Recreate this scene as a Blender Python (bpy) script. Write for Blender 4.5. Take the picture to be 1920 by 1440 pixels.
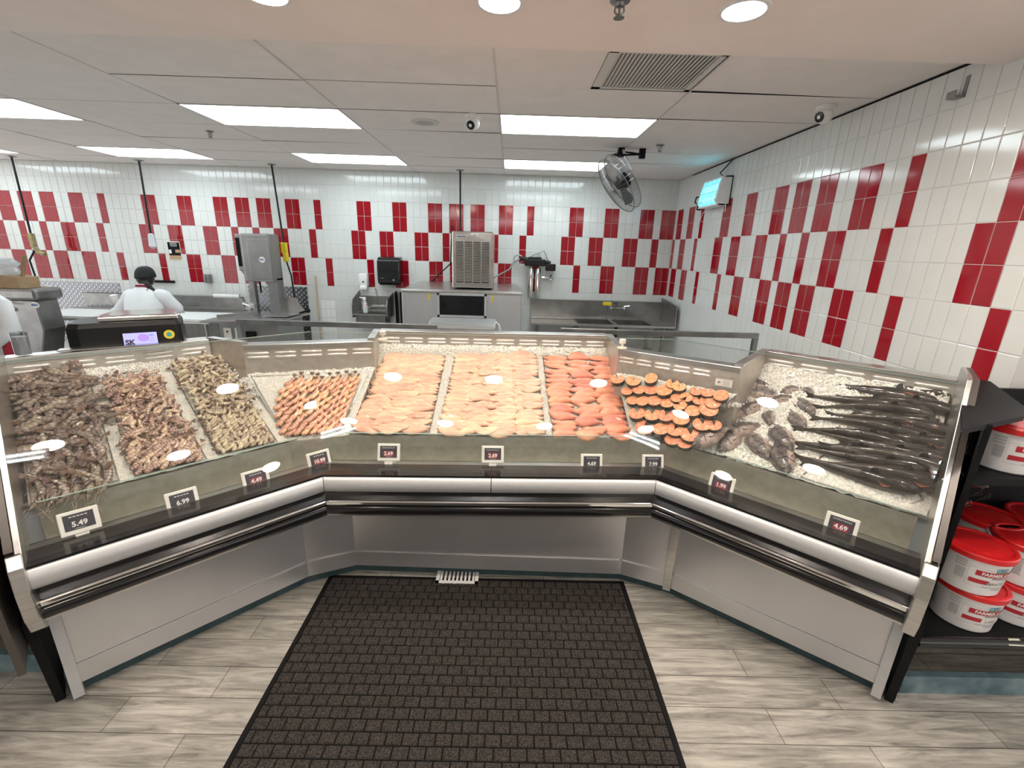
import bpy, bmesh, math, random
from mathutils import Vector, Matrix, noise
random.seed(7)
for o in list(bpy.data.objects): bpy.data.objects.remove(o)
SC = bpy.context.scene
COL = SC.collection
PI = math.pi
V = Vector

# ------------------------------------------------------------------ camera
F_PX = 845.57; YAW = 0.0107; PITCH = -0.2913; ROLL = 0.0292
CAM = V((-2.429, -7.108, 1.9))
_fw = V((math.sin(YAW)*math.cos(PITCH), math.cos(YAW)*math.cos(PITCH), math.sin(PITCH)))
_r0 = V((math.cos(YAW), -math.sin(YAW), 0)); _u0 = _r0.cross(_fw)
C_R = _r0*math.cos(ROLL) + _u0*math.sin(ROLL); C_U = _u0*math.cos(ROLL) - _r0*math.sin(ROLL); C_F = _fw
cd = bpy.data.cameras.new('camera'); cam = bpy.data.objects.new('camera', cd); COL.objects.link(cam)
cd.sensor_fit = 'HORIZONTAL'; cd.sensor_width = 36; cd.lens = 36*F_PX/1920; cd.clip_start = .02; cd.clip_end = 60
M = Matrix((C_R, C_U, -C_F)).transposed().to_4x4(); M.translation = CAM; cam.matrix_world = M
SC.camera = cam
# surveying helpers: where the sight line of a point of the photograph meets a plane of the room
def ray(u, v): return C_F + C_R*((u-960)/F_PX) - C_U*((v-720)/F_PX)
def hit(u, v, p, n):
    d = ray(u, v); n = V(n); return CAM + d*((V(p)-CAM).dot(n)/d.dot(n))
def onz(u, v, z): return hit(u, v, (0, 0, z), (0, 0, 1))
def ony(u, v, y): return hit(u, v, (0, y, 0), (0, 1, 0))
def onx(u, v, x): return hit(u, v, (x, 0, 0), (1, 0, 0))

# ------------------------------------------------------------------ view and world
vs = SC.view_settings; vs.view_transform = 'Standard'; vs.look = 'None'; vs.gamma = 1; vs.use_curve_mapping = False
vs.exposure = 0.88
W = bpy.data.worlds.new('world'); SC.world = W; W.use_nodes = True
W.node_tree.nodes['Background'].inputs[0].default_value = (1.0, .985, .97, 1)
W.node_tree.nodes['Background'].inputs[1].default_value = .95
KITCHEN_E = 5.0      # radiance of the kitchen ceiling panels
DOWN_E = 125.0        # radiance of the shop downlights
LINE_E = 9.0

# ------------------------------------------------------------------ materials
MATS = {}
def mat(name, col=(.8,.8,.8), rough=.5, metal=0, noise_amt=0, nscale=20, bump=0, bscale=60, coat=0, emit=None, estr=0,
        trans=0, sss=0, vary=0, spec=.5, stretch=None, col2=None):
    if name in MATS: return MATS[name]
    m = bpy.data.materials.new(name); m.use_nodes = True; nt = m.node_tree; N = nt.nodes; L = nt.links
    b = N['Principled BSDF']; b.inputs['Base Color'].default_value = (*col, 1)
    b.inputs['Roughness'].default_value = rough; b.inputs['Metallic'].default_value = metal
    b.inputs['Coat Weight'].default_value = coat; b.inputs['Coat Roughness'].default_value = .08
    b.inputs['Specular IOR Level'].default_value = spec
    b.inputs['Transmission Weight'].default_value = trans
    if sss: b.inputs['Subsurface Weight'].default_value = sss; b.inputs['Subsurface Radius'].default_value = (.01,.006,.004)
    if emit: b.inputs['Emission Color'].default_value = (*emit, 1); b.inputs['Emission Strength'].default_value = estr
    src = None
    if noise_amt or bump:
        tc = N.new('ShaderNodeTexCoord'); mp = N.new('ShaderNodeMapping'); L.new(tc.outputs['Object'], mp.inputs[0])
        if stretch: mp.inputs['Scale'].default_value = stretch
    if noise_amt:
        nz = N.new('ShaderNodeTexNoise'); nz.inputs['Scale'].default_value = nscale; nz.inputs['Detail'].default_value = 5
        L.new(mp.outputs[0], nz.inputs[0])
        mr = N.new('ShaderNodeMapRange'); mr.inputs[1].default_value = .35; mr.inputs[2].default_value = .65
        L.new(nz.outputs['Fac'], mr.inputs[0])
        mx = N.new('ShaderNodeMix'); mx.data_type = 'RGBA'
        c2 = col2 or tuple(max(0, c*(1-noise_amt)) for c in col)
        mx.inputs[6].default_value = (*col, 1); mx.inputs[7].default_value = (*c2, 1)
        L.new(mr.outputs[0], mx.inputs[0]); src = mx.outputs[2]
        L.new(src, b.inputs['Base Color'])
    if vary:
        oi = N.new('ShaderNodeObjectInfo'); hs = N.new('ShaderNodeHueSaturation')
        m1 = N.new('ShaderNodeMapRange'); m1.inputs[3].default_value = 1-vary; m1.inputs[4].default_value = 1+vary
        m2 = N.new('ShaderNodeMapRange'); m2.inputs[3].default_value = .5-vary*.06; m2.inputs[4].default_value = .5+vary*.06
        L.new(oi.outputs['Random'], m1.inputs[0]); L.new(oi.outputs['Random'], m2.inputs[0])
        L.new(m1.outputs[0], hs.inputs['Value']); L.new(m2.outputs[0], hs.inputs['Hue'])
        if src: L.new(src, hs.inputs['Color'])
        else: hs.inputs['Color'].default_value = (*col, 1)
        L.new(hs.outputs[0], b.inputs['Base Color'])
    if bump:
        n2 = N.new('ShaderNodeTexNoise'); n2.inputs['Scale'].default_value = bscale; n2.inputs['Detail'].default_value = 3
        L.new(mp.outputs[0], n2.inputs[0]); bp = N.new('ShaderNodeBump'); bp.inputs['Strength'].default_value = bump
        bp.inputs['Distance'].default_value = .01
        L.new(n2.outputs['Fac'], bp.inputs['Height']); L.new(bp.outputs[0], b.inputs['Normal'])
    MATS[name] = m; return m
steel = mat('brushed_steel', (.62,.615,.60), .3, 1, .16, 9, .03, 90, stretch=(1,1,14), col2=(.54,.53,.51))
steel_v = mat('brushed_steel_panels', (.64,.64,.65), .38, .82, .2, 4, .25, 3, stretch=(1,1,.5), col2=(.60,.60,.62))
steel_dk = mat('worn_steel', (.36,.36,.355), .36, 1, .3, 6, .06, 30, col2=(.27,.27,.265))
steel_sh = mat('polished_steel', (.74,.73,.71), .14, 1, .1, 5, .35, 5, col2=(.66,.65,.63))
steel_case = mat('case_liner_steel', (.62,.59,.54), .42, .75, .35, 25, .05, 90, col2=(.52,.48,.43))
chrome = mat('chrome', (.85,.85,.85), .08, 1)
alum = mat('satin_white_aluminium', (.52,.53,.54), .36, .3, .05, 40)
blk = mat('black_plastic', (.008,.008,.009), .38, spec=.3)
blk_sh = mat('glossy_black_rubber', (.010,.010,.011), .14)
blk_mt = mat('matt_black_metal', (.010,.010,.011), .55, 0, .3, 8, spec=.12)
brownstrip = mat('bronze_painted_metal', (.085,.072,.065), .35, .3)
wht = mat('white_plastic', (.80,.80,.79), .35)
wht_w = mat('white_label', (.82,.80,.75), .45)
bucketw = mat('bucket_plastic', (.80,.79,.80), .38, sss=.15)
redlid = mat('red_lid_plastic', (.72,.018,.022), .32, 0, .1, 30, .15, 40)
redink = mat('red_print', (.48,.02,.035), .45)
greyink = mat('grey_print', (.25,.26,.27), .5)
blkink = mat('black_print', (.02,.02,.025), .5)
blueink = mat('blue_print', (.20,.46,.62), .5)
greenink = mat('green_print', (.16,.30,.14), .5)
tilew = mat('white_glazed_tile', (.69,.70,.68), .09, 0, .05, 3, spec=.6)
tiler = mat('red_glazed_tile', (.32,.004,.013), .09, 0, .12, 6, spec=.6)
grout = mat('grout', (.66,.65,.62), .8)
ceilm = mat('ceiling_panel', (.84,.79,.755), .75, 0, .05, 6)
ceilgap = mat('ceiling_gap', (.10,.10,.10), .9)
tbar = mat('ceiling_grid_bar', (.62,.61,.58), .5)
soff = mat('painted_plaster', (.90,.81,.76), .7, 0, .04, 4)
skin = mat('skin', (.22,.105,.06), .5, sss=.1)
hairm = mat('dark_hair', (.012,.009,.008), .5, 0, .4, 60, .4, 90)
coatm = mat('white_coat_cloth', (.78,.80,.83), .75, 0, .04, 8, .3, 14)
capm = mat('black_cap_cloth', (.013,.013,.015), .8)
redcloth = mat('red_cloth', (.30,.012,.03), .8)
glovem = mat('glove', (.72,.70,.68), .4)
wood = mat('worn_wood', (.30,.19,.09), .6, 0, .3, 14, stretch=(1,1,.1))
cardboard = mat('cardboard', (.36,.24,.13), .8, 0, .15, 12)
bag = mat('clear_bag', (.75,.76,.78), .18, 0, .1, 8, .8, 9, trans=.25)
yellow = mat('yellow_plastic', (.70,.55,.02), .4)
teal = mat('old_teal_kick_board', (.022,.048,.055), .5, 0, .6, 9, .2, 20, col2=(.05,.085,.095))
board = mat('white_cutting_board', (.80,.82,.82), .4)
kfloor = mat('quarry_floor', (.55,.53,.50), .5, 0, .3, 5)
grey_pl = mat('grey_painted_steel', (.30,.31,.31), .4, .4)
saw = mat('cast_grey_steel', (.33,.335,.33), .38, .85, .15, 5)
capw = mat('cream_plastic', (.75,.70,.60), .4)
ice_m = mat('crushed_ice', (.84,.82,.76), .25, 0, .22, 110, 1.0, 120, sss=.25, spec=.5)  # bed toned darker than the loose chips, painting in grey shade between them
icechunk = mat('ice_chips', (.95,.94,.89), .1, 0, 0, 60, 0, sss=.2)
shr_dark = mat('raw_shrimp_dark_shell', (.22,.16,.13), .2, 0, .5, 45, .2, 120, coat=.6, vary=.5, col2=(.10,.075,.062))
shr_brown = mat('raw_shrimp_brown_shell', (.44,.32,.245), .22, 0, .45, 70, .2, 160, coat=.6, vary=.55, col2=(.22,.13,.09))
shr_tan = mat('raw_shrimp_tan_shell', (.52,.41,.29), .22, 0, .4, 90, .2, 160, coat=.6, vary=.35, col2=(.27,.215,.14))
shr_pink = mat('raw_shrimp_pink_shell', (.78,.42,.25), .22, 0, .4, 80, .2, 160, coat=.6, vary=.22, col2=(.62,.24,.12))
shr_tail = mat('shrimp_tail_fan', (.13,.07,.045), .3, vary=.2)
shr_leg = mat('shrimp_legs', (.34,.24,.18), .3)
fil_pale = mat('pale_white_fish_fillet', (.86,.64,.44), .26, 0, .5, 14, .35, 60, coat=.35, vary=.12, stretch=(1,3.5,3), col2=(.84,.44,.32), sss=.08)
fil_pink = mat('pink_fish_fillet', (.86,.40,.26), .26, 0, .5, 13, .35, 60, coat=.35, vary=.12, stretch=(1,3.5,3), col2=(.80,.26,.17), sss=.08)
salmon = mat('salmon_flesh', (.80,.22,.085), .3, 0, .4, 75, .35, 90, coat=.3, vary=.14, col2=(.88,.46,.26))
salmon_skin = mat('salmon_skin', (.055,.06,.065), .22, .3, .5, 70, .1, 100)
salmon_edge = mat('salmon_fat_line', (.85,.46,.24), .3, 0, .2, 30)
til_m = mat('tilapia_scales', (.07,.064,.068), .26, 0, .5, 38, .9, 110, coat=.45, vary=.25, col2=(.27,.235,.23))
tilbelly = mat('tilapia_belly', (.52,.42,.38), .3, 0, .4, 22, .4, 80, coat=.4, col2=(.30,.2,.17))
cat_m = mat('catfish_skin', (.013,.012,.012), .22, 0, .5, 9, .04, 30, coat=.45, vary=.3, col2=(.055,.046,.038), spec=.4)
cat_b = mat('catfish_belly', (.20,.15,.13), .25, 0, .4, 15, coat=.6, col2=(.09,.07,.065))
finpink = mat('pink_fin', (.52,.17,.12), .35)
eye_m = mat('fish_eye', (.01,.01,.01), .1)
eyew = mat('fish_eye_ring', (.42,.35,.22), .25)

def glass_mat(name, tint, absorb=.97, f0=.045):
    m = bpy.data.materials.new(name); m.use_nodes = True; nt = m.node_tree; N = nt.nodes; L = nt.links
    N.remove(N['Principled BSDF']); out = N['Material Output']
    tr = N.new('ShaderNodeBsdfTransparent'); tr.inputs[0].default_value = (*[c*absorb for c in tint], 1)
    gl = N.new('ShaderNodeBsdfGlossy'); gl.inputs['Roughness'].default_value = .01; gl.inputs[0].default_value = (.95,.97,.97,1)
    lw = N.new('ShaderNodeLayerWeight'); lw.inputs[0].default_value = .5
    p = N.new('ShaderNodeMath'); p.operation = 'POWER'; p.inputs[1].default_value = 5; L.new(lw.outputs['Facing'], p.inputs[0])
    a = N.new('ShaderNodeMath'); a.operation = 'MULTIPLY_ADD'; a.inputs[1].default_value = 1-f0; a.inputs[2].default_value = f0; L.new(p.outputs[0], a.inputs[0])
    mx = N.new('ShaderNodeMixShader'); L.new(a.outputs[0], mx.inputs[0]); L.new(tr.outputs[0], mx.inputs[1]); L.new(gl.outputs[0], mx.inputs[2])
    L.new(mx.outputs[0], out.inputs[0]); return m
glass = glass_mat('case_glass', (.985,.992,.988), .99, .05)
glass_in = glass_mat('green_inner_glass', (.93,.98,.96), .98)
glass_edge = mat('glass_cut_edge', (.45,.62,.56), .15, spec=.8)
clearpl = glass_mat('clear_plastic', (.82,.84,.86), .93, .08)

def emat(name, col, s):
    m = bpy.data.materials.new(name); m.use_nodes = True; N = m.node_tree.nodes
    N.remove(N['Principled BSDF']); e = N.new('ShaderNodeEmission'); e.inputs[0].default_value = (*col, 1); e.inputs[1].default_value = s
    m.node_tree.links.new(e.outputs[0], N['Material Output'].inputs[0]); return m
e_kit = emat('lit_kitchen_diffuser', (.84,.965,1.0), KITCHEN_E)
e_down = emat('lit_downlight_lens', (1.0,.87,.73), DOWN_E)
e_line = emat('lit_shop_tube', (.93,.97,1.0), LINE_E)
e_uv = emat('lit_insect_tube', (.12,.78,1.0), 2.2)
e_scr = emat('scale_screen', (.42,.40,.95), .9)
e_scr2 = emat('scale_screen_graphic', (.45,.28,.85), .75)
e_epd = mat('price_tag_screen', (.035,.035,.05), .3)
e_epr = mat('price_tag_red_field', (.26,.02,.035), .3)
e_epw = mat('price_tag_digits', (.80,.78,.78), .4)

def floor_mat():
    m = bpy.data.materials.new('grey_wood_planks'); m.use_nodes = True; nt = m.node_tree; N = nt.nodes; L = nt.links; b = N['Principled BSDF']
    tc = N.new('ShaderNodeTexCoord'); br = N.new('ShaderNodeTexBrick'); L.new(tc.outputs['Object'], br.inputs[0])
    br.inputs['Scale'].default_value = 1; br.inputs['Brick Width'].default_value = .92; br.inputs['Row Height'].default_value = .152
    br.inputs['Mortar Size'].default_value = .0016; br.inputs['Mortar Smooth'].default_value = .1; br.offset = .37; br.inputs['Bias'].default_value = 0
    br.inputs['Color1'].default_value = (.34,.325,.29,1); br.inputs['Color2'].default_value = (.45,.43,.39,1); br.inputs['Mortar'].default_value = (.09,.08,.07,1)
    mp = N.new('ShaderNodeMapping'); mp.inputs['Scale'].default_value = (1.6, 16, 1); L.new(tc.outputs['Object'], mp.inputs[0])
    n1 = N.new('ShaderNodeTexNoise'); n1.inputs['Scale'].default_value = 2.2; n1.inputs['Detail'].default_value = 9; n1.inputs['Roughness'].default_value = .66; n1.inputs['Distortion'].default_value = .8
    L.new(mp.outputs[0], n1.inputs[0])
    r1 = N.new('ShaderNodeMapRange'); r1.inputs[1].default_value = .33; r1.inputs[2].default_value = .68; r1.inputs[3].default_value = .46; r1.inputs[4].default_value = 1.34; L.new(n1.outputs['Fac'], r1.inputs[0])
    n2 = N.new('ShaderNodeTexNoise'); n2.inputs['Scale'].default_value = 1.7; n2.inputs['Detail'].default_value = 4; L.new(tc.outputs['Object'], n2.inputs[0])
    r2 = N.new('ShaderNodeMapRange'); r2.inputs[1].default_value = .3; r2.inputs[2].default_value = .7; r2.inputs[3].default_value = .85; r2.inputs[4].default_value = 1.12; L.new(n2.outputs['Fac'], r2.inputs[0])
    mm = N.new('ShaderNodeMath'); mm.operation = 'MULTIPLY'; L.new(r1.outputs[0], mm.inputs[0]); L.new(r2.outputs[0], mm.inputs[1])
    vm = N.new('ShaderNodeVectorMath'); vm.operation = 'SCALE'; L.new(br.outputs[0], vm.inputs[0]); L.new(mm.outputs[0], vm.inputs['Scale'])
    L.new(vm.outputs[0], b.inputs['Base Color']); b.inputs['Roughness'].default_value = .42
    bp = N.new('ShaderNodeBump'); bp.inputs['Strength'].default_value = .25; bp.inputs['Distance'].default_value = .002; L.new(n1.outputs['Fac'], bp.inputs['Height']); L.new(bp.outputs[0], b.inputs['Normal'])
    return m
def mat_mat():
    m = bpy.data.materials.new('black_carpet_mat'); m.use_nodes = True; nt = m.node_tree; N = nt.nodes; L = nt.links; b = N['Principled BSDF']
    tc = N.new('ShaderNodeTexCoord'); nz = N.new('ShaderNodeTexNoise'); nz.inputs['Scale'].default_value = 260; nz.inputs['Detail'].default_value = 3
    L.new(tc.outputs['Object'], nz.inputs[0]); r = N.new('ShaderNodeMapRange'); r.inputs[1].default_value = .4; r.inputs[2].default_value = .72; L.new(nz.outputs['Fac'], r.inputs[0])
    mx = N.new('ShaderNodeMix'); mx.data_type = 'RGBA'; mx.inputs[6].default_value = (.016,.014,.013,1); mx.inputs[7].default_value = (.088,.078,.072,1)
    L.new(r.outputs[0], mx.inputs[0]); L.new(mx.outputs[2], b.inputs['Base Color']); b.inputs['Roughness'].default_value = .9; b.inputs['Specular IOR Level'].default_value = .15
    return m
def diamond_mat():
    m = bpy.data.materials.new('diamond_plate'); m.use_nodes = True; nt = m.node_tree; N = nt.nodes; L = nt.links; b = N['Principled BSDF']
    b.inputs['Metallic'].default_value = 1; b.inputs['Roughness'].default_value = .28
    tc = N.new('ShaderNodeTexCoord'); mp = N.new('ShaderNodeMapping'); mp.inputs['Rotation'].default_value = (0, PI/4, 0); mp.inputs['Scale'].default_value = (19,19,19); L.new(tc.outputs['Object'], mp.inputs[0])
    ck = N.new('ShaderNodeTexVoronoi'); ck.distance = 'CHEBYCHEV'; ck.inputs['Randomness'].default_value = 0; ck.inputs['Scale'].default_value = 1; L.new(mp.outputs[0], ck.inputs[0])
    r = N.new('ShaderNodeMapRange'); r.inputs[1].default_value = .12; r.inputs[2].default_value = .34; r.inputs[3].default_value = 1; r.inputs[4].default_value = 0; L.new(ck.outputs['Distance'], r.inputs[0])
    mx = N.new('ShaderNodeMix'); mx.data_type = 'RGBA'; mx.inputs[6].default_value = (.27,.28,.30,1); mx.inputs[7].default_value = (.50,.52,.55,1); L.new(r.outputs[0], mx.inputs[0]); L.new(mx.outputs[2], b.inputs['Base Color'])
    bp = N.new('ShaderNodeBump'); bp.inputs['Strength'].default_value = .8; bp.inputs['Distance'].default_value = .004; L.new(r.outputs[0], bp.inputs['Height']); L.new(bp.outputs[0], b.inputs['Normal'])
    return m
m_floor, m_mat, m_dia = floor_mat(), mat_mat(), diamond_mat()

# ------------------------------------------------------------------ mesh builder
class MB:
    def __init__(s): s.v = []; s.f = []; s.m = []; s.k = 0
    def slot(s, k): s.k = k; return s
    def add(s, vs, fs):
        b = len(s.v); s.v += [V(p) for p in vs]; s.f += [[b+i for i in f] for f in fs]; s.m += [s.k]*len(fs); return s
    def box(s, lo, hi):
        x0,y0,z0 = lo; x1,y1,z1 = hi
        return s.add([(x0,y0,z0),(x1,y0,z0),(x1,y1,z0),(x0,y1,z0),(x0,y0,z1),(x1,y0,z1),(x1,y1,z1),(x0,y1,z1)],
                     [(0,3,2,1),(4,5,6,7),(0,1,5,4),(1,2,6,5),(2,3,7,6),(3,0,4,7)])
    def obox(s, c, a, b, d):      # centre and three half-axes
        c, a, b, d = V(c), V(a), V(b), V(d)
        return s.add([c-a-b-d, c+a-b-d, c+a+b-d, c-a+b-d, c-a-b+d, c+a-b+d, c+a+b+d, c-a+b+d],
                     [(0,3,2,1),(4,5,6,7),(0,1,5,4),(1,2,6,5),(2,3,7,6),(3,0,4,7)])
    def rbox(s, lo, hi, r=.01):   # box with chamfered edges
        bm = bmesh.new(); x0,y0,z0 = lo; x1,y1,z1 = hi
        bmesh.ops.create_cube(bm, size=1)
        for v in bm.verts: v.co = V(((x0+x1)/2+v.co.x*(x1-x0), (y0+y1)/2+v.co.y*(y1-y0), (z0+z1)/2+v.co.z*(z1-z0)))
        bmesh.ops.bevel(bm, geom=list(bm.edges), offset=r, segments=2, affect='EDGES', profile=.5)
        bm.verts.index_update(); s.add([v.co.copy() for v in bm.verts], [[v.index for v in f.verts] for f in bm.faces]); bm.free(); return s
    def prism(s, poly, off):      # polygon of 3D points extruded by a vector
        n = len(poly); off = V(off); vs = [V(p) for p in poly] + [V(p)+off for p in poly]
        return s.add(vs, [list(range(n))[::-1], list(range(n, 2*n))] + [(i, (i+1)%n, n+(i+1)%n, n+i) for i in range(n)])
    def loft(s, rings, caps=True, closed=True):
        n = len(rings[0]); b = []; fs = []
        for r in rings: b += [V(p) for p in r]
        for i in range(len(rings)-1):
            for j in range(n if closed else n-1):
                j2 = (j+1) % n; fs.append((i*n+j, i*n+j2, (i+1)*n+j2, (i+1)*n+j))
        if caps: fs.append(list(range(n))[::-1]); fs.append([(len(rings)-1)*n+j for j in range(n)])
        return s.add(b, fs)
    def tube(s, pts, r, n=8):
        pts = [V(p) for p in pts]; rs = r if isinstance(r, (list, tuple)) else [r]*len(pts); rings = []
        up = V((0,0,1)); prev = None
        for i, p in enumerate(pts):
            d = (pts[min(i+1, len(pts)-1)] - pts[max(i-1, 0)]).normalized()
            if prev is None:
                a = d.cross(up if abs(d.z) < .9 else V((1,0,0))).normalized()
            else: a = (prev - d*prev.dot(d)).normalized()
            prev = a; c = d.cross(a)
            rings.append([p + (a*math.cos(t) + c*math.sin(t))*rs[i] for t in [2*PI*k/n for k in range(n)]])
        return s.loft(rings)
    def lathe(s, prof, c=(0,0,0), n=24, axis=None, caps=True):
        c = V(c); rings = []
        A = Matrix.Identity(3) if axis is None else V((0,0,1)).rotation_difference(V(axis)).to_matrix()
        for r, z in prof: rings.append([c + A @ V((r*math.cos(2*PI*k/n), r*math.sin(2*PI*k/n), z)) for k in range(n)])
        return s.loft(rings, caps)
    def build(s, name, mats, parent=None, origin=None, smooth=False, local=False, bevel=0):
        me = bpy.data.meshes.new(name)
        o = bpy.data.objects.new(name, me); COL.objects.link(o)
        off = V((0,0,0))
        if parent is not None:
            o.parent = parent
            if not local:
                q = parent
                while q is not None: off += V(q.location); q = q.parent
        elif origin is not None: off = V(origin); o.location = origin
        me.from_pydata([tuple(p - off) for p in s.v], [], s.f)
        for m in (mats if isinstance(mats, (list, tuple)) else [mats]): me.materials.append(m)
        for p, k in zip(me.polygons, s.m): p.material_index = k; p.use_smooth = bool(smooth)
        if smooth and smooth != 'all': 
            try: me.set_sharp_from_angle(angle=math.radians(38))
            except Exception: pass
        me.update()
        bm = bmesh.new(); bm.from_mesh(me); bmesh.ops.recalc_face_normals(bm, faces=bm.faces); bm.to_mesh(me); bm.free()
        if bevel:
            b = o.modifiers.new('bevel', 'BEVEL'); b.width = bevel; b.segments = 2; b.limit_method = 'ANGLE'
        return o
def tag(o, label=None, cat=None, group=None, kind=None):
    for k, x in (('label', label), ('category', cat), ('group', group), ('kind', kind)):
        if x: o[k] = x
    return o
def thing(name, loc, label, cat, group=None, kind=None):
    o = bpy.data.objects.new(name, None); COL.objects.link(o); o.location = loc; o.empty_display_size = .1
    return tag(o, label, cat, group, kind)
def structure(o): o['kind'] = 'structure'; return o
def copy_tree(o, parent=None):
    c = o.copy(); COL.objects.link(c); c.parent = parent
    for ch in list(o.children): copy_tree(ch, c)
    return c
def text_geo(txt, size, bold=0.0):
    cu = bpy.data.curves.new('t', 'FONT'); cu.body = txt; cu.size = size; cu.align_x = 'CENTER'; cu.align_y = 'CENTER'; cu.offset = bold*size
    cu.resolution_u = 3
    o = bpy.data.objects.new('t', cu); COL.objects.link(o)
    bpy.context.view_layer.update()
    me = bpy.data.meshes.new_from_object(o.evaluated_get(bpy.context.evaluated_depsgraph_get()))
    vs = [v.co.copy() for v in me.vertices]; fs = [list(p.vertices) for p in me.polygons]
    bpy.data.objects.remove(o); bpy.data.curves.remove(cu); bpy.data.meshes.remove(me); return vs, fs
def put_text(mb, txt, size, c, ex, ey, bold=.0, xs=1.0):     # flat lettering centred at c
    vs, fs = text_geo(txt, size, bold); c, ex, ey = V(c), V(ex), V(ey)
    mb.add([c + ex*(p.x*xs) + ey*p.y for p in vs], fs)
def rect(mb, c, ex, ey, w, h, lift=V((0,0,0))):
    c, ex, ey = V(c)+lift, V(ex), V(ey)
    mb.add([c-ex*w/2-ey*h/2, c+ex*w/2-ey*h/2, c+ex*w/2+ey*h/2, c-ex*w/2+ey*h/2], [(0,1,2,3)])
def disc(mb, c, ex, ey, r, n=24, ry=None):
    c, ex, ey = V(c), V(ex), V(ey); ry = ry or r
    mb.add([c + ex*math.cos(2*PI*k/n)*r + ey*math.sin(2*PI*k/n)*ry for k in range(n)], [list(range(n))])
def skin_mesh(name, pts, edges, radii, mat_, parent, levels=2):
    me = bpy.data.meshes.new(name); o = bpy.data.objects.new(name, me); COL.objects.link(o)
    off = V((0,0,0)); q = parent
    while q is not None: off += V(q.location); q = q.parent
    me.from_pydata([tuple(V(p)-off) for p in pts], edges, [])
    sk = o.modifiers.new('s', 'SKIN'); sk.use_smooth_shade = True
    for i, r in enumerate(radii):
        sv = me.skin_vertices[0].data[i]; sv.radius = r if isinstance(r, tuple) else (r, r); sv.use_root = (i == 0)
    sb = o.modifiers.new('b', 'SUBSURF'); sb.levels = levels; sb.render_levels = levels
    bpy.context.view_layer.update()
    m2 = bpy.data.meshes.new_from_object(o.evaluated_get(bpy.context.evaluated_depsgraph_get()))
    o.modifiers.clear(); o.data = m2; bpy.data.meshes.remove(me); m2.name = name
    m2.materials.clear(); m2.materials.append(mat_)
    for p in m2.polygons: p.use_smooth = True
    o.parent = parent; return o
# ================================================================== THE ROOM
TW = .1048; TH = .2059; Z0 = 1.271; CEIL = 2.921; SOF = 2.842
P1 = {0:2,5:2,10:2,13:2,16:2,20:2,24:1}; P2 = {29:2,3:2,8:2,18:2,12:1,15:1,23:1}; P3 = {5:2,10:2,13:2,16:2,20:2,1:1,25:1}
def is_red(c, r):
    band = {5:P1,4:P1,3:P2,2:P2,1:P3,0:P3}.get(r)
    if band is None: return False
    for s, w in band.items():
        if (c - s) % 30 < w: return True
    return False
def tile_wall(name, c0, c1, fn, nrm, back):
    g = MB(); nrm = V(nrm)
    a = fn((c0)*TW, 0); b = fn(c1*TW, 0)
    for z0, z1 in ((0, CEIL+.12),):
        p = [V((a.x,a.y,z0)), V((b.x,b.y,z0)), V((b.x,b.y,z1)), V((a.x,a.y,z1))]
        g.slot(2).prism(p, -nrm*back)
    rnd = random.Random(5)
    for c in range(c0, c1):
        for r in range(-6, 8):
            g.slot(1 if is_red(c, r) else 0)
            s0, s1 = c*TW+.0016, (c+1)*TW-.0016; z0, z1 = Z0+r*TH+.0016, Z0+(r+1)*TH-.0016
            e = .0035; t = .003
            tilt = [t + rnd.uniform(-.0003,.0003) for _ in range(4)]
            o = [fn(s0,z0), fn(s1,z0), fn(s1,z1), fn(s0,z1)]
            i_ = [fn(s0+e,z0+e), fn(s1-e,z0+e), fn(s1-e,z1-e), fn(s0+e,z1-e)]
            i_ = [p + nrm*k for p, k in zip(i_, tilt)]
            o = [p + nrm*.0012 for p in o]
            g.add(o + i_, [(4,5,6,7),(0,1,5,4),(1,2,6,5),(2,3,7,6),(3,0,4,7)])
    ob = g.build(name, [tilew, tiler, grout]); return structure(ob)
tile_wall('wall_back', -34, 75, lambda s, z: V((s-75*TW, 0, z)), (0,-1,0), .12)
tile_wall('wall_right', 75, 123, lambda s, z: V((0, -(s-75*TW), z)), (-1,0,0), .12)
g = MB(); g.box((-11.5, -4.95, -.1), (.12, .12, 0)); structure(g.build('floor', kfloor, origin=(0,0,0)))
g = MB(); g.box((-13, -14, -.1), (4, -4.5, .0005)); structure(g.build('floor.001', m_floor, origin=(0,0,0)))
# ceiling: lay-in panels
g = MB(); g.slot(1).box((-12, -4.53, CEIL+.012), (0, 0, CEIL+.06))
GX = [-1.28 - 1.27*k for k in range(-1, 9)]; GY = [-.54 - .632*k for k in range(-1, 7)]
lights = []; VENT = (1, 6)
L_CELLS = {(1,4),(3,4),(5,4),(7,4),(1,1),(3,1),(5,1),(7,1)}
rnd = random.Random(3)
for i in range(-1, 9):
    for j in range(0, 8):
        x1 = -1.28 - 1.27*i; x0 = x1 - 1.27; y1 = .092 - .632*j; y0 = y1 - .632
        x1 = min(x1, -.002); y1 = min(y1, -.002); y0 = max(y0, -4.53)
        if y1 <= y0 or x1 <= x0: continue
        k = (i+1, j)
        cell = (i, j)
        if cell in {(1,4),(3,4),(5,4),(7,4),(0,4) } : pass
        lights.append((i, j, x0, x1, y0, y1))
def cell_of(x, y):
    for c in lights:
        if c[2] < x < c[3] and c[4] < y < c[5]: return c
LX = [(-1.9,-2.75),(-4.45,-2.75),(-7.0,-2.75),(-1.9,-.85),(-4.45,-.85),(-7.0,-.85),(-9.5,-.85),(-9.5,-2.75)]
lit = [cell_of(*p) for p in LX]; ventc = cell_of(-1.6, -4.0)
VX0, VX1, VY0, VY1 = -1.91, -1.30, -4.33, -3.74
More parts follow.
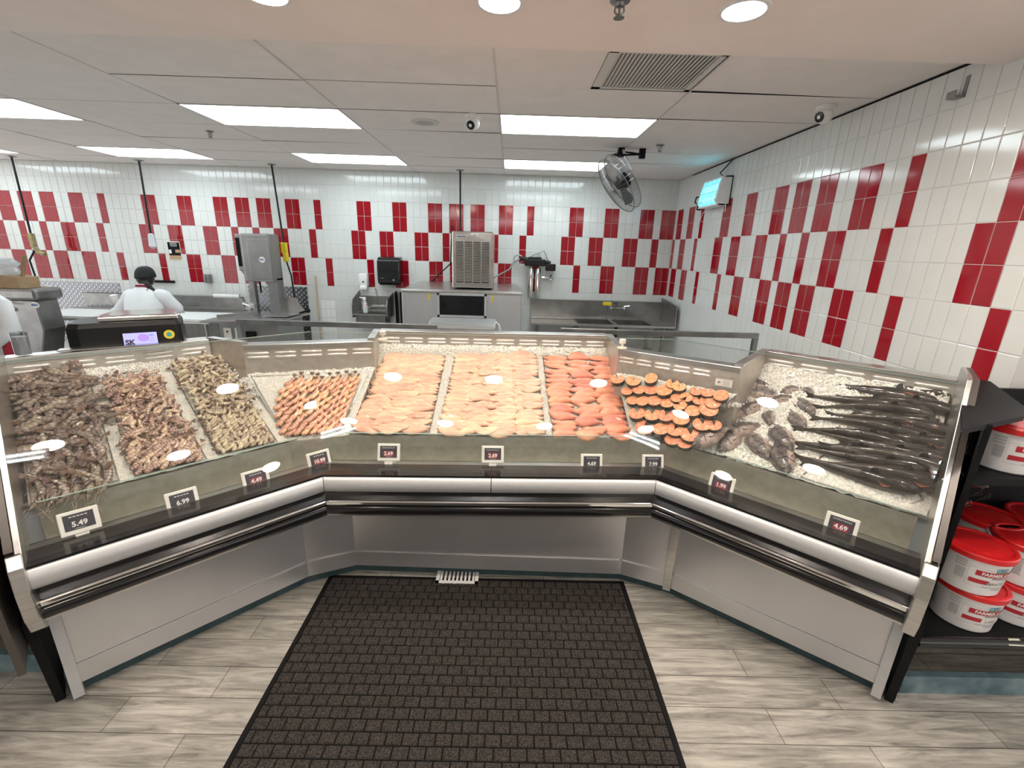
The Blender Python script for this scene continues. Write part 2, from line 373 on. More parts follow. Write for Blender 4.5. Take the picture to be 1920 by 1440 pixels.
for c in lights:
    i, j, x0, x1, y0, y1 = c
    if c in lit: continue
    dz = rnd.uniform(0, .0035); e = .0035
    t = [rnd.uniform(-.0015, .0035) for _ in range(4)]
    if i == -1 and j == 6: t = [.0, .0, .0, .012]
    if c is ventc: x1_, xs = VX0-.02, x0; x0, x1 = xs, x1_
    g.slot(0).add([(x0+e,y0+e,CEIL+t[0]),(x1-e,y0+e,CEIL+t[1]),(x1-e,y1-e,CEIL+t[2]),(x0+e,y1-e,CEIL+t[3])], [(0,1,2,3)])
g.slot(2)
for k in range(-1, 9):
    x = -1.28 - 1.27*k
    if x < -.05: g.box((x-.006, -4.53, CEIL-.0015), (x+.006, -.002, CEIL+.001))
structure(g.build('ceiling', [ceilm, ceilgap, tbar]))
# lower plaster ceiling over the shoppers
g = MB(); g.box((-13, -14, SOF), (4, -4.515, SOF+.25)); structure(g.build('ceiling.001', soff))
g = MB(); g.box((-13.1, -14.1, 0), (4.1, -14, 3.1)); structure(g.build('wall_front', mat('shop_wall_paint', (.62,.57,.50), .7)))
g = MB(); g.box((-.006, -4.53, CEIL-.012), (-.001, -.5, CEIL-.001)); structure(g.build('trim_1', blk_mt))

def ceiling_light(c, lab):
    i, j, x0, x1, y0, y1 = c
    t = thing('ceiling_light', ((x0+x1)/2, (y0+y1)/2, CEIL), lab, 'light', 'lit ceiling panels of the kitchen')
    e = .012; g = MB()
    for a, b in (((x0,y0),(x1,y0+e)), ((x0,y1-e),(x1,y1)), ((x0,y0),(x0+e,y1)), ((x1-e,y0),(x1,y1))):
        g.box((a[0], a[1], CEIL-.004), (b[0], b[1], CEIL+.01))
    g.build('frame', tbar, t)
    g = MB(); g.box((x0+e, y0+e, CEIL-.001), (x1-e, y1-e, CEIL+.008)); g.build('diffuser', e_kit, t)
labs = ['lit ceiling panel nearest the shop soffit, right of the dome camera','lit ceiling panel in the row nearest the soffit, left of the round speaker','lit ceiling panel of the front row, cut by the left edge of the photo',
 'lit ceiling panel of the back row, just left of the cage fan','lit ceiling panel in the back row, second from the fan','lit ceiling panel in the back row, third from the fan','lit ceiling panel in the back row, only its tip showing at left edge','']
for c, l in zip(lit, labs):
    if l: ceiling_light(c, l)
# air vent
t = thing('ceiling_vent', ((VX0+VX1)/2, (VY0+VY1)/2, CEIL), 'square grey louvred air vent in the ceiling by the soffit edge', 'vent')
g = MB(); e = .03
for a, b in (((VX0-.02,VY0),(VX1,VY0+e)), ((VX0-.02,VY1-e),(VX1,VY1)), ((VX0-.02,VY0),(VX0+e,VY1)), ((VX1-e,VY0),(VX1,VY1))):
    g.box((a[0], a[1], CEIL-.006), (b[0], b[1], CEIL+.01))
g.build('frame', tbar, t)
g = MB(); n = 24
for k in range(n):
    x = VX0+e + (VX1-VX0-2*e)*(k+.5)/n
    g.obox((x, (VY0+VY1)/2, CEIL+.002), (.0095,0,.0035), (0,(VY1-VY0)/2-e,0), (.0008,0,-.0012))
g.build('louvre', mat('vent_louvre', (.55,.54,.52), .5), t)
g = MB(); g.box((VX0, VY0, CEIL+.010), (VX1, VY1, CEIL+.0115)); g.build('backing', ceilgap, t)
# downlights
def downlight(x, y, lab):
    t = thing('downlight', (x, y, SOF), lab, 'light', 'recessed downlights in the plaster soffit')
    g = MB(); g.lathe([(.100,0),(.100,-.006),(.082,-.007),(.078,-.001)], (x,y,SOF), 32, caps=False); g.build('trim_ring', wht, t, smooth=True)
    g = MB(); g.lathe([(.078,-.0022),(.078,-.0012)], (x,y,SOF), 32); g.build('lens', e_down, t)
for k, x in enumerate((-3.43, -2.50, -1.52)):
    downlight(x, -4.95, ['round recessed downlight cut by the top edge, leftmost in view','round recessed downlight cut by the top edge, the middle one in view','round recessed downlight right of the sprinkler in the soffit'][k])
for x, y in [(-3.9,-6.0),(-2.95,-6.0),(-1.95,-6.0),(-.9,-6.0),(-3.9,-7.9),(-2.4,-8.0),(-.9,-7.9)]:
    downlight(x, y, 'round recessed downlight in the soffit, outside the photo and seen only as a reflection')
for k, (x, y) in enumerate([(-4.35,-6.42),(-2.45,-8.7),(-.6,-6.42),(-2.4,-9.8),(-4.0,-11.4),(-.8,-11.4)]):
    t = thing('tube_light', (x, y, SOF), 'long shop tube light behind the viewer, seen only in reflections', 'light', 'shop tube lights behind the viewer')
    dd = Matrix.Rotation({0:.6, 2:-.6}.get(k, 0), 3, 'Z') @ V((1,0,0)); pp = V((-dd.y, dd.x, 0)); cc = V((x, y, SOF))
    g = MB(); g.obox(cc-V((0,0,.032)), dd*.62, pp*.08, (0,0,.03)); g.build('housing', wht, t, bevel=.008)
    for s in (-.04,.04):
        g = MB(); g.tube([cc-dd*.6+pp*s-V((0,0,.075)), cc+dd*.6+pp*s-V((0,0,.075))], .014, 10); g.build('tube', e_line, t, smooth=True)
# sprinklers
def sprinkler(p, lab):
    t = thing('sprinkler', p, lab, 'sprinkler'); x,y,z = p
    g = MB(); g.lathe([(.04,0),(.038,-.006),(.018,-.010),(.016,-.022)], p, 20); g.build('escutcheon', steel_dk, t, smooth=True)
    g = MB(); g.tube([(x-.016,y,z-.02),(x-.019,y,z-.04),(x,y,z-.056)], .004, 6); g.tube([(x+.016,y,z-.02),(x+.019,y,z-.04),(x,y,z-.056)], .004, 6); g.tube([(x,y,z-.02),(x,y,z-.05)], .005, 8); g.build('arm', steel_dk, t, smooth=True)
    g = MB(); g.lathe([(.004,-.054),(.022,-.058),(.022,-.060),(.004,-.060)], p, 16); g.build('deflector', steel_dk, t)
sprinkler(tuple(onz(1163,0,SOF)), 'brass fire sprinkler hanging from the plaster soffit at the top edge')
sprinkler(tuple(onz(393,246,CEIL)), 'small fire sprinkler in the ceiling between the left lit panels')
sprinkler(tuple(onz(1238,272,CEIL)), 'small fire sprinkler in the ceiling right of the cage fan')
# speaker disc
p = onz(797,229,CEIL); t = thing('ceiling_speaker', p, 'round off-white speaker grille flush in the ceiling', 'speaker')
g = MB(); g.lathe([(.12,0),(.12,-.005),(.075,-.008)], p, 32); g.build('rim', tbar, t, smooth=True)
g = MB(); g.lathe([(.07,-.009),(.06,-.011),(.02,-.011)], p, 32); g.build('grille', mat('speaker_grille', (.45,.44,.40), .6), t, smooth=True)
# dome cameras
def dome(p, look, lab):
    p = V(p); t = thing('dome_camera', p, lab, 'security camera'); d = V(look).normalized()
    g = MB(); g.lathe([(.066,0),(.066,-.022),(.060,-.028)], p, 28); g.build('base', wht, t, smooth=True)
    c = p + V((0,0,-.055))
    prof = [(.056*math.sin(a), -.056*math.cos(a)) for a in [PI*k/14 for k in range(1, 14)]]
    g = MB(); g.lathe(prof, c, 28); g.build('ball', wht, t, smooth=True)
    g = MB(); g.lathe([(.034,.040),(.034,.052),(.028,.054)], c, 20, axis=d); g.build('lens', blk_sh, t, smooth=True)
dome(onz(887,216,CEIL), (-.35,-.8,-.55), 'white dome security camera left of the centre ceiling light')
dome(onz(1560,200,CEIL)+V((-.04,0,0)), (-.95,-.3,-.35), 'white dome security camera at the right tiled wall')
# bracket on wall
p = onx(1812,150,0); t = thing('wall_bracket', p, 'small grey metal hook bracket high on the right tiled wall', 'bracket')
g = MB(); q = onx(1812,165,0)
g.box((-.006,q.y-.012,q.z-.045),(0,q.y+.012,q.z+.06)); g.build('plate', steel_dk, t)
g = MB(); g.box((-.05,q.y-.004,q.z-.045),(-.004,q.y+.05,q.z-.035)); g.box((-.055,q.y-.004,q.z-.045),(-.05,q.y+.05,q.z-.01)); g.build('hook', steel_dk, t)

# mat and drain
a = onz(618,1078,.012); b = onz(1170,1092,.012); ML, MR = -3.46, -1.70; MY = -4.852; MB0 = -7.2
t = thing('floor_mat', ((ML+MR)/2, (MY+MB0)/2, .0005), 'large black carpet mat lying before the fish counter', 'mat')
g = MB(); g.box((ML, MB0, .0006), (MR, MY, .0035)); g.build('rubber_backing', blk_mt, t)
g = MB(); z = .0035; cw = .066; ch = .052; rows = int((MY-MB0-.05)/ch)
g.box((ML+.022, MB0+.02, .003), (MR-.022, MY-.022, .0062))
g.slot(1)
for r in range(rows):
    y1 = MY-.024 - r*ch; off = (cw/2 if r % 2 else 0) + random.uniform(-.004,.004)
    k = 0; x = ML+.024 - off
    while x < MR-.03:
        xa = max(x, ML+.024); xb = min(x+cw, MR-.024)
        if xb-xa > .012:
            w_ = .0022
            sk = .006
            g.add([(xa+w_,y1-ch+w_,.006),(xb-w_,y1-ch+w_,.006),(xb-w_,y1-w_,.006),(xa+w_,y1-w_,.006),(xa+w_*2.2,y1-ch+w_*2.2,.0105),(xb-w_*2.2,y1-ch+w_*2.2,.0105),(xb-w_*2.2,y1-w_*2.2,.0095),(xa+w_*2.2,y1-w_*2.2,.0095)],
                  [(4,5,6,7),(0,1,5,4),(1,2,6,5),(2,3,7,6),(3,0,4,7)])
        x += cw
g.build('carpet_pile', [mat('mat_groove', (.006,.006,.006), .9, spec=.1), m_mat], t)
d0 = onz(811,1090,0); d1 = onz(903,1090,0); cx = (d0.x+d1.x)/2; cy = -4.80
t = thing('floor_drain', (cx, cy, 0), 'white slotted floor drain grate half under the counter', 'drain')
g = MB(); w_, h_ = .125, .11
for lo, hi in (((cx-w_,cy-h_,0),(cx-w_+.02,cy+h_,.014)), ((cx+w_-.02,cy-h_,0),(cx+w_,cy+h_,.014)), ((cx-w_,cy-h_,0),(cx+w_,cy-h_+.02,.014)), ((cx-w_,cy+h_-.02,0),(cx+w_,cy+h_,.014)), ((cx-w_,cy-.006,0),(cx+w_,cy+.006,.014))):
    g.box(lo, hi)
g.build('frame', wht, t)
g = MB()
for k in range(9):
    x = cx-w_+.03 + k*(2*w_-.06)/8; g.box((x-.006,cy-h_,0.001),(x+.006,cy+h_,.012))
g.build('bar', wht, t)
g = MB(); g.box((cx-w_,cy-h_,.0006),(cx+w_,cy+h_,.001)); g.build('pit', ceilgap, t)
# ================================================================== THE FISH COUNTER
B1 = V((-3.329, -5.100, 0)); B2 = V((-1.660, -5.051, 0))
uL = V((-.725, -.689, 0)).normalized(); nL = V((-.689, .725, 0)).normalized()
uC = (B2-B1).normalized(); nC = V((-uC.y, uC.x, 0))
uR = V((.737, -.6756, 0)).normalized(); nR = V((.6756, .737, 0)).normalized()
LW = 1.02
E1 = B1 + uL*LW; E2 = B2 + uR*LW
def mitre(n1, n2):
    b = (n1+n2).normalized(); return b/b.dot(n1)
mL = mitre(nL, nC); mR = mitre(nC, nR)
def PL(s, d, z): return B1 + uL*s + nL*d + V((0,0,z))
def PC(s, d, z): return B1 + uC*s + nC*d + V((0,0,z))
def PR(s, d, z): return B2 + uR*s + nR*d + V((0,0,z))
def sweep(g, prof, A, ma, Bp, mb_):
    g.loft([[A + ma*d + V((0,0,z)) for d, z in prof], [Bp + mb_*d + V((0,0,z)) for d, z in prof]])
SEG = {'L': (E1, nL, B1, mL), 'C': (B1, mL, B2, mR), 'R': (B2, mR, E2, nR)}
mid = B1.lerp(B2, .498)
caseL = thing('fish_display_case', (PL(.5,.5,0).x, PL(.5,.5,0).y, 0), 'left angled wing of the refrigerated glass fish counter, holding grey shrimp', 'display case', 'wings of the fish counter')
caseC = thing('fish_display_case', (PC(.83,.5,0).x, PC(.83,.5,0).y, 0), 'straight centre case of the refrigerated fish counter, holding fillets', 'display case', 'wings of the fish counter')
caseR = thing('fish_display_case', (PR(.5,.5,0).x, PR(.5,.5,0).y, 0), 'right angled wing of the refrigerated glass fish counter, holding whole fish', 'display case', 'wings of the fish counter')
CASE = {'L': caseL, 'C': caseC, 'R': caseR}
def arc(cx, cz, r, a0, a1, n): return [(cx + r*math.cos(math.radians(a0+(a1-a0)*k/n)), cz + r*math.sin(math.radians(a0+(a1-a0)*k/n))) for k in range(n+1)]
bumper_p = arc(.075, .575, .034, 60, 300, 10)
chrome_p = [(.035,.612),(.030,.618),(.030,.634),(.036,.640),(.085,.640),(.085,.612)]
recess_p = [(.060,.640),(.060,.700),(.20,.700),(.20,.640)]
rail_p = [(.05,.697)] + arc(.062, .740, .056, 232, 142, 9) + [(.030,.780),(.075,.780),(.075,.697)]
lip_p = [(.034,.795),(.034,.801),(.08,.801),(.08,.795)]
ledge_p = [(.026,.781),(.026,.790),(.150,.790),(.150,.781)]
ledge2_p = [(.150,.791),(.162,.791),(.163,.785),(.205,.785),(.205,.77),(.150,.77)]
for k, (A, ma, Bq, mb_) in SEG.items():
    t = CASE[k]
    g = MB(); sweep(g, bumper_p, A, ma, Bq, mb_); g.build('bumper', blk_sh, t, smooth=True)
    g = MB(); sweep(g, chrome_p, A, ma, Bq, mb_); g.build('chrome_strip', chrome, t, bevel=.003)
    g = MB(); sweep(g, [(.06,.536),(.055,.548),(.12,.548),(.12,.536)], A, ma, Bq, mb_); g.build('lower_strip', steel, t)
    g = MB(); sweep(g, recess_p, A, ma, Bq, mb_); g.build('recess_panel', mat('dark_mirror_trim', (.07,.07,.072), .2, .8), t)
    if k == 'C':
        for q, (a, am, b, bm_) in enumerate(((A, ma, mid-uC*.002, nC), (mid+uC*.002, nC, Bq, mb_))):
            g = MB(); sweep(g, rail_p, a, am, b, bm_); g.build('front_rail', alum, t, smooth=True)
    else:
        dj = (Bq-A).normalized()*.003; g = MB(); sweep(g, rail_p, A+(dj if k == 'R' else dj*0), ma, Bq-(dj if k == 'L' else dj*0), mb_); g.build('front_rail', alum, t, smooth=True)
    g = MB(); sweep(g, ledge_p, A, ma, Bq, mb_); g.build('black_ledge', blk_sh, t)
    g = MB(); sweep(g, ledge2_p, A, ma, Bq, mb_); g.build('inner_ledge', steel, t)
    g = MB(); sweep(g, [(.205,.785),(.205,.70),(.36,.70),(.36,.69),(.20,.69),(.20,.785)], A, ma, Bq, mb_); g.build('well', steel_case, t)
# front glass, leaning back over the food
def gpane(t, A, ma, Bq, mb_, inset_a=.004, inset_b=.004):
    prof = [(.045,.802)]
    N_ = 10
    for i in range(1, N_+1):
        f = i/N_; prof.append((.045 + .605*f - .030*math.sin(PI*f), .802 + .598*f + .030*math.sin(PI*f)))
    d_ = (Bq-A).normalized(); A2 = A + d_*inset_a; B2_ = Bq - d_*inset_b
    g = MB()
    o = [(d+.006, z-.006) for d, z in prof]
    ra = [A2 + ma*d + V((0,0,z)) for d, z in prof]; rb = [B2_ + mb_*d + V((0,0,z)) for d, z in prof]
    qa = [A2 + ma*d + V((0,0,z)) for d, z in o]; qb = [B2_ + mb_*d + V((0,0,z)) for d, z in o]
    n = len(prof); fs = []; vs = ra + rb + qa + qb
    for i in range(n-1):
        fs.append((i, i+1, n+i+1, n+i)); fs.append((2*n+i, 3*n+i, 3*n+i+1, 2*n+i+1))
    g.add(vs, fs); g.slot(1)
    for i in range(n-1): g.add([ra[i], ra[i+1], qa[i+1], qa[i]], [(0,1,2,3)]); g.add([rb[i], rb[i+1], qb[i+1], qb[i]], [(0,1,2,3)])
    g.add([ra[-1], rb[-1], qb[-1], qa[-1]], [(0,1,2,3)])
    o = g.build('front_glass', [glass, glass_edge], t, smooth='all'); return o
gpane(caseL, E1, nL, B1, mL, 0); gpane(caseC, B1, mL, mid, nC, .004, .002); gpane(caseC, mid, nC, B2, mR, .002); gpane(caseR, B2, mR, E2, nR, .004, 0)
# low inner glass in front of the pans
def inner(t, A, Bq, z0=.70, z1=.905, th=.005):
    g = MB(); d = (Bq-A).normalized(); n = V((-d.y, d.x, 0))*th
    g.add([A+V((0,0,z0)), Bq+V((0,0,z0)), Bq+V((0,0,z1)), A+V((0,0,z1))], [(0,1,2,3)])
    g.slot(1).prism([A+V((0,0,z1)), Bq+V((0,0,z1)), Bq+n+V((0,0,z1)), A+n+V((0,0,z1))], (0,0,.0025))
    g.build('inner_glass', [glass_in, glass_edge], t)
inner(caseL, B1+mL*.30+uL*.10, PL(.98,.30,0)); inner(caseC, B1+mL*.29+uC*.02, B2+mR*.29-uC*.02); inner(caseR, B2+mR*.30+uR*.10, PR(.98,.30,0))

# decks: front lip (d=.36, z=.87) rising to the rear panel
DS = .545; DZ = .868; DF = .36; DB = 1.03
def deckz(d): return DZ + (d-DF)*DS
plane = {}
plane['L'] = (PL(0,DF,DZ), (V((0,0,1)) - nL*DS).normalized()); plane['C'] = (PC(0,DF,DZ), (V((0,0,1)) - nC*DS).normalized()); plane['R'] = (PR(0,DF,DZ), (V((0,0,1)) - nR*DS).normalized())
# corner wedges
wr = onz(700,640,1.33); wl = onz(455,648,1.33); w2 = onz(1160,655,1.33); w3 = onz(1390,690,1.33)
def flat(p): return V((p.x, p.y, 0))
fwL0 = B1 + mL*DF + nL*0; nWL = V((-(wr-wl).y, (wr-wl).x, 0)).normalized(); nWR = V((-(w3-w2).y, (w3-w2).x, 0)).normalized()
# deck corner nodes on the front lip line
cL = PC(.02, DF, DZ); bL = PL(.03, DF, DZ); cR = PC(1.64, DF, DZ); bR = PR(.03, DF, DZ)
dWL = (flat(wr)-flat(cL)).dot(nWL); dWR = (flat(w2)-flat(cR)).dot(nWR)
sWL = (1.165-DZ)/dWL; sWR = (1.185-DZ)/dWR
plane['WL'] = (cL, (V((0,0,1)) - nWL*sWL).normalized()); plane['WR'] = (cR, (V((0,0,1)) - nWR*sWR).normalized())
def dk(seg, u, v): return hit(u, v, *plane[seg])
def deck_at(seg, x, y):
    p, n = plane[seg]; return V((x, y, p.z - ((x-p.x)*n.x + (y-p.y)*n.y)/n.z))

# deck front wall, base panels, end panels, rear rails
def vwall(g, A, Bq, z0, z1, th): 
    d = (Bq-A).normalized(); n = V((-d.y, d.x, 0))*th; A = flat(A); Bq = flat(Bq)
    g.prism([A+V((0,0,z0)), Bq+V((0,0,z0)), Bq+n+V((0,0,z0)), A+n+V((0,0,z0))], (0,0,z1-z0))
g = MB(); vwall(g, PL(LW-.03,DF,0), bL, .69, DZ-.006, .015); g.build('deck_front', steel_case, caseL)
g = MB(); vwall(g, cL, cR, .69, DZ-.006, .015); g.build('deck_front', steel_case, caseC)
g = MB(); vwall(g, bR, PR(LW-.03,DF,0), .69, DZ-.006, .015); g.build('deck_front', steel_case, caseR)
cornL = thing('corner_display_case', flat((wl+wr)/2), 'wedge shaped corner case left of the fillets, joining the left wing', 'display case')
cornR = thing('corner_display_case', flat((w2+w3)/2), 'wedge shaped corner case right of the fillets, with the salmon steaks', 'display case')
g = MB(); vwall(g, bL, cL, .69, DZ-.006, .015); g.build('deck_front', steel_case, cornL)
g = MB(); vwall(g, cR, bR, .69, DZ-.006, .015); g.build('deck_front', steel_case, cornR)
ZB0, ZB1 = .088, .552
kb, kc = onz(578,1076,.1), onz(668,1055,.1); kd, ke = onz(1163,1072,.1), onz(1257,1098,.1)
ka = onz(152,1273,.1); kf = onz(1640,1275,.1)
def base(t, A, Bq, post=None):
    g = MB(); vwall(g, A, Bq, .185, ZB1, .02); g.build('base_panel', steel_v, t)
    g = MB(); d = (flat(Bq)-flat(A)).normalized(); n = V((-d.y, d.x, 0)); vwall(g, A-n*.006-d*.004, Bq-n*.006+d*.004, ZB0, .183, .02); g.build('kick_strip', steel_v, t)
    g = MB(); vwall(g, flat(A)+n*.06-d*.05, flat(Bq)+n*.06+d*.05, 0, .12, .03); g.build('kick_board', teal, t)
base(caseL, ka, kb); base(cornL, kb, kc); base(caseC, kc, kd); base(cornR, kd, ke); base(caseR, ke, kf)
def post(t, p, d):
    g = MB(); d = V(d).normalized(); n = V((-d.y, d.x, 0)); c = flat(p) + V((0,0,.29)); g.obox(c+d*.018, d*.018, n*.015, (0,0,.262)); g.build('corner_post', alum, t)
post(caseL, ka, uL); post(caseR, kf, uR)
g = MB(); d = (flat(ke)-flat(kd)).normalized(); n = V((-d.y,d.x,0)); g.obox(flat(ke)-d*.02+V((0,0,.31))-n*.008, d*.02, n*.01, (0,0,.235)); g.build('cover_strip', steel, cornR)
# end panels
def end_panel(t, Pf, s, u):
    sil = [(.20,.0),(.16,.05),(.12,.30),(.075,.50),(.02,.53),(-.018,.60),(-.035,.72),(-.012,.81),(.02,.845),(.62,1.425),(.70,1.43),(1.09,1.40),(1.09,0)]
    sil = [(max(d,.0) if z < .0 else d, z) for d, z in sil]
    lo = [(d, z) for d, z in sil if z >= .49]; lo = [(.075,.50),(.03,.53),(-.004,.60),(-.016,.72),(-.004,.81),(.025,.845),(.62,1.425),(.70,1.43),(1.09,1.40),(1.09,.50)]
    g = MB(); g.prism([Pf(s, d, z) for d, z in lo], u*.018); g.build('end_panel', steel, t, bevel=.002)
    g = MB(); g.prism([Pf(s+.001, d, z) for d, z in [(.075,.50),(.028,.53),(-.008,.60),(-.020,.72),(-.008,.81),(.016,.85),(.12,.85),(.12,.50)]], u*.040); g.build('end_cover', steel, t, bevel=.003)
    g = MB(); g.prism([Pf(s+.045, d, z) for d, z in [(.27,0),(.14,.5),(1.09,.5),(1.09,0)]], u*.03); g.build('end_leg', blk_mt, t)
    g = MB(); g.prism([Pf(s+.019, d, z) for d, z in [(.13,.50),(.13,.86),(.03,.86),(.035,.865),(.04,.87),(.64,1.425),(1.09,1.40),(1.09,.50)]], u*.022); g.build('outer_cladding', brownstrip, t)
end_panel(caseL, PL, LW, uL); end_panel(caseR, PR, LW, uR)

def rear(t, A, Bq, zt, zi, nslot, slots_to=1.0):
    """stainless rear panel with paired louvres under a cap rail; A,B plan points of its front face"""
    A = flat(A); Bq = flat(Bq); d = (Bq-A).normalized(); n = V((-d.y, d.x, 0)); L_ = (Bq-A).length
    g = MB(); g.prism([A+V((0,0,.55)), Bq+V((0,0,.55)), Bq+n*.01+V((0,0,.55)), A+n*.01+V((0,0,.55))], (0,0,zt-.55-.02)); g.build('rear_panel', steel_case, t)
    g = MB()
    g.prism([A-n*.012+V((0,0,zt-.028)), A-n*.012+V((0,0,zt-.003)), A-n*.008+V((0,0,zt)), A+n*.075+V((0,0,zt)), A+n*.075+V((0,0,zt-.028))], d*L_)
    g.build('cap_rail', steel, t, bevel=.002)
    g = MB()
    for i in range(nslot):
        x = L_*slots_to*(i+.5)/nslot; w = L_*slots_to/nslot*.37
        for zz in (zt-.052, zt-.076):
            c = A + d*x - n*.001 + V((0,0,zz))
            rings = []
            for q, (xx, rr) in enumerate(((-w-.006,.001),(-w,.0055),(-w*.9,.008),(w*.9,.008),(w,.0055),(w+.006,.001))):
                rings.append([c + d*xx - n*(rr*.9*math.cos(a)) + V((0,0,rr*math.sin(a))) for a in [-PI/2+PI*k/6 for k in range(7)]])
            g.loft(rings, caps=False, closed=False)
    g.build('louvre', mat('louvre_painted_reflection', (.86,.84,.80), .22, .6), t, smooth='all')  # stainless louvres coloured near white to paint in the ceiling light they reflect
aC = onz(722,622,1.335); bC = onz(1145,632,1.335)
yb = PC(0, DB, 0)
rear(caseC, PC(.045,1.035,0), PC(1.615,1.035,0), 1.345, 0, 10)
rear(caseL, PL(LW,1.035,0), PL(.205,1.035,0), 1.345, 0, 5)
rear(caseR, PR(.165,1.035,0), PR(LW,1.035,0), 1.345, 0, 5)
rear(cornL, wl, wr, 1.335, 0, 5); rear(cornR, w2, w3, 1.335, 0, 5, .80)
# side walls closing the steps between cases
def side(t, A, Bq, zt, zb):
    A = flat(A); Bq = flat(Bq); d = (Bq-A).normalized(); n = V((-d.y, d.x, 0))
    g = MB(); g.prism([A+V((0,0,zb)), Bq+V((0,0,zb)), Bq+n*.018+V((0,0,zb)), A+n*.018+V((0,0,zb))], (0,0,zt-zb)); g.build('side_wall', steel_case, t)
    g = MB(); g.prism([A-n*.008+V((0,0,zt)), Bq-n*.008+V((0,0,zt)), Bq+n*.034+V((0,0,zt)), A+n*.034+V((0,0,zt))], (0,0,.016)); g.build('side_cap', steel, t)
side(caseC, wr, PC(.045,1.05,0), 1.335, .8); side(caseC, PC(1.615,1.05,0), w2, 1.335, .8)
side(caseL, PL(.205,1.05,0), wl, 1.335, .8); side(caseR, w3, PR(.165,1.05,0), 1.335, .8)
# end inner liner: well side
# sticker on the right wedge
q = (w3-w2).normalized(); nn = V((-q.y, q.x, 0)); c = w2 + (w3-w2)*.895 - nn*.004; c.z = 1.235
lab = MB(); rect(lab, c, q, V((0,0,1)), .085, .042); lab.slot(1)
rect(lab, c-nn*.001, q, V((0,0,1)), .079, .001, V((0,0,.018))); rect(lab, c-nn*.001, q, V((0,0,1)), .079, .001, V((0,0,-.018)))
for i in range(4): rect(lab, c-nn*.001+q*.012, q, V((0,0,1)), .038, .002, V((0,0,.011-.007*i)))
lab.add([c-nn*.001+q*x+V((0,0,z)) for x, z in ((-.034,0),(-.024,.007),(-.012,0),(-.024,-.007))], [(0,1,2,3)])
lab.build('rating_plate', [wht_w, greyink], cornR)

# ---- ice beds
def lump(p, amp, sc=22): return amp*(noise.noise(V((p.x*sc, p.y*sc, 3.1))) + .5*noise.noise(V((p.x*sc*2.3, p.y*sc*2.3, 7.7))))
def icebed(name, seg, quad, nu, nv, label, bank=.02, base_off=-.004, amp=.004):
    """quad: four plan points front-a, front-b, back-b, back-a"""
    a, b, c, d = [flat(p) for p in quad]; rows = []; g = MB()
    for j in range(nv+1):
        fv = j/nv; row = []
        for i in range(nu+1):
            fu = i/nu; p = (a.lerp(b, fu)).lerp(d.lerp(c, fu), fv); q = deck_at(seg, p.x, p.y)
            z = q.z + base_off + lump(p, amp) + bank*max(0, (fv-.80)/.2)**1.5
            row.append(V((p.x, p.y, z)))
        rows.append(row)
    vs = [p for r in rows for p in r]; w = nu+1
    fs = [(j*w+i, j*w+i+1, (j+1)*w+i+1, (j+1)*w+i) for j in range(nv) for i in range(nu)]
    g.add(vs, fs); cen = (a+b+c+d)/4
    o = g.build(name, ice_m, origin=(cen.x, cen.y, DZ-.05), smooth='all'); return tag(o, label, 'ice', kind='stuff')
wlb = flat(wl); wrb = flat(wr)
icebed('ice_bed', 'L', [PL(LW-.01,DF+.01,0), PL(-.02,DF+.01,0), PL(.15,1.035,0), PL(LW-.01,1.035,0)], 90, 70, 'bed of crushed ice under the grey shrimp in the left wing', .015)
icebed('ice_bed', 'C', [cL+nC*.01, cR+nC*.01, PC(1.615,1.035,0), PC(.045,1.035,0)], 130, 70, 'bed of crushed ice under the fish fillets in the centre case', .015)
icebed('ice_bed', 'R', [PR(-.02,DF+.01,0), PR(LW-.01,DF+.01,0), PR(LW-.01,1.035,0), PR(.12,1.035,0)], 130, 100, 'bed of crushed ice around the whole fish in the right wing', .03, -.004, .009)
icebed('ice_bed', 'WL', [bL, cL, wr, wl], 60, 40, 'bed of crushed ice around the pink shrimp in the left corner case', .0)
icebed('ice_bed', 'WR', [cR, bR, w3, w2], 60, 40, 'bed of crushed ice under the salmon steaks in the right corner case', .0)
# loose ice chips
CH = []
rc = random.Random(11)
def chips(name, seg, quad, n, label, smin=.004, smax=.011, up=.0, bank=0, dens=None):
    a, b, c, d = [flat(p) for p in quad]; g = MB()
    for _ in range(n):
        fu, fv = rc.random(), rc.random()
        if dens: fv = dens(fv, rc)
        p = (a.lerp(b, fu)).lerp(d.lerp(c, fu), fv); q = deck_at(seg, p.x, p.y)
        s = rc.uniform(smin, smax)
        z = q.z + lump(p, .004) + up + bank*max(0, (fv-.8)/.2)**1.5
        o = V((p.x, p.y, z))
        ax = [V((rc.uniform(-1,1), rc.uniform(-1,1), rc.uniform(-1,1))).normalized() for _ in range(2)]
        e1 = ax[0]; e2 = (ax[1]-e1*ax[1].dot(e1)).normalized(); e3 = e1.cross(e2)
        k = [s*rc.uniform(.35,.8) for _ in range(3)]
        g.add([o+e1*k[0], o+e2*k[1], o-e1*k[0], o-e2*k[1], o+e3*k[2], o-e3*k[2]], [(0,1,4),(1,2,4),(2,3,4),(3,0,4),(1,0,5),(2,1,5),(3,2,5),(0,3,5)])
    cen = (a+b+c+d)/4
    return tag(g.build(name, icechunk, origin=(cen.x, cen.y, DZ)), label, 'ice', kind='stuff')
back = lambda f, r: 1 - abs(r.gauss(0, .055))
chips('loose_ice', 'C', [cL, cR, PC(1.615,1.03,0), PC(.045,1.03,0)], 3600, 'loose ice chips heaped along the rear panel behind the fillets', up=.010, bank=.01, dens=back)
chips('loose_ice', 'L', [PL(LW,DF,0), bL, PL(.205,1.03,0), PL(LW,1.03,0)], 1800, 'loose ice chips along the rear panel of the left wing', up=.006, bank=.01, dens=back)
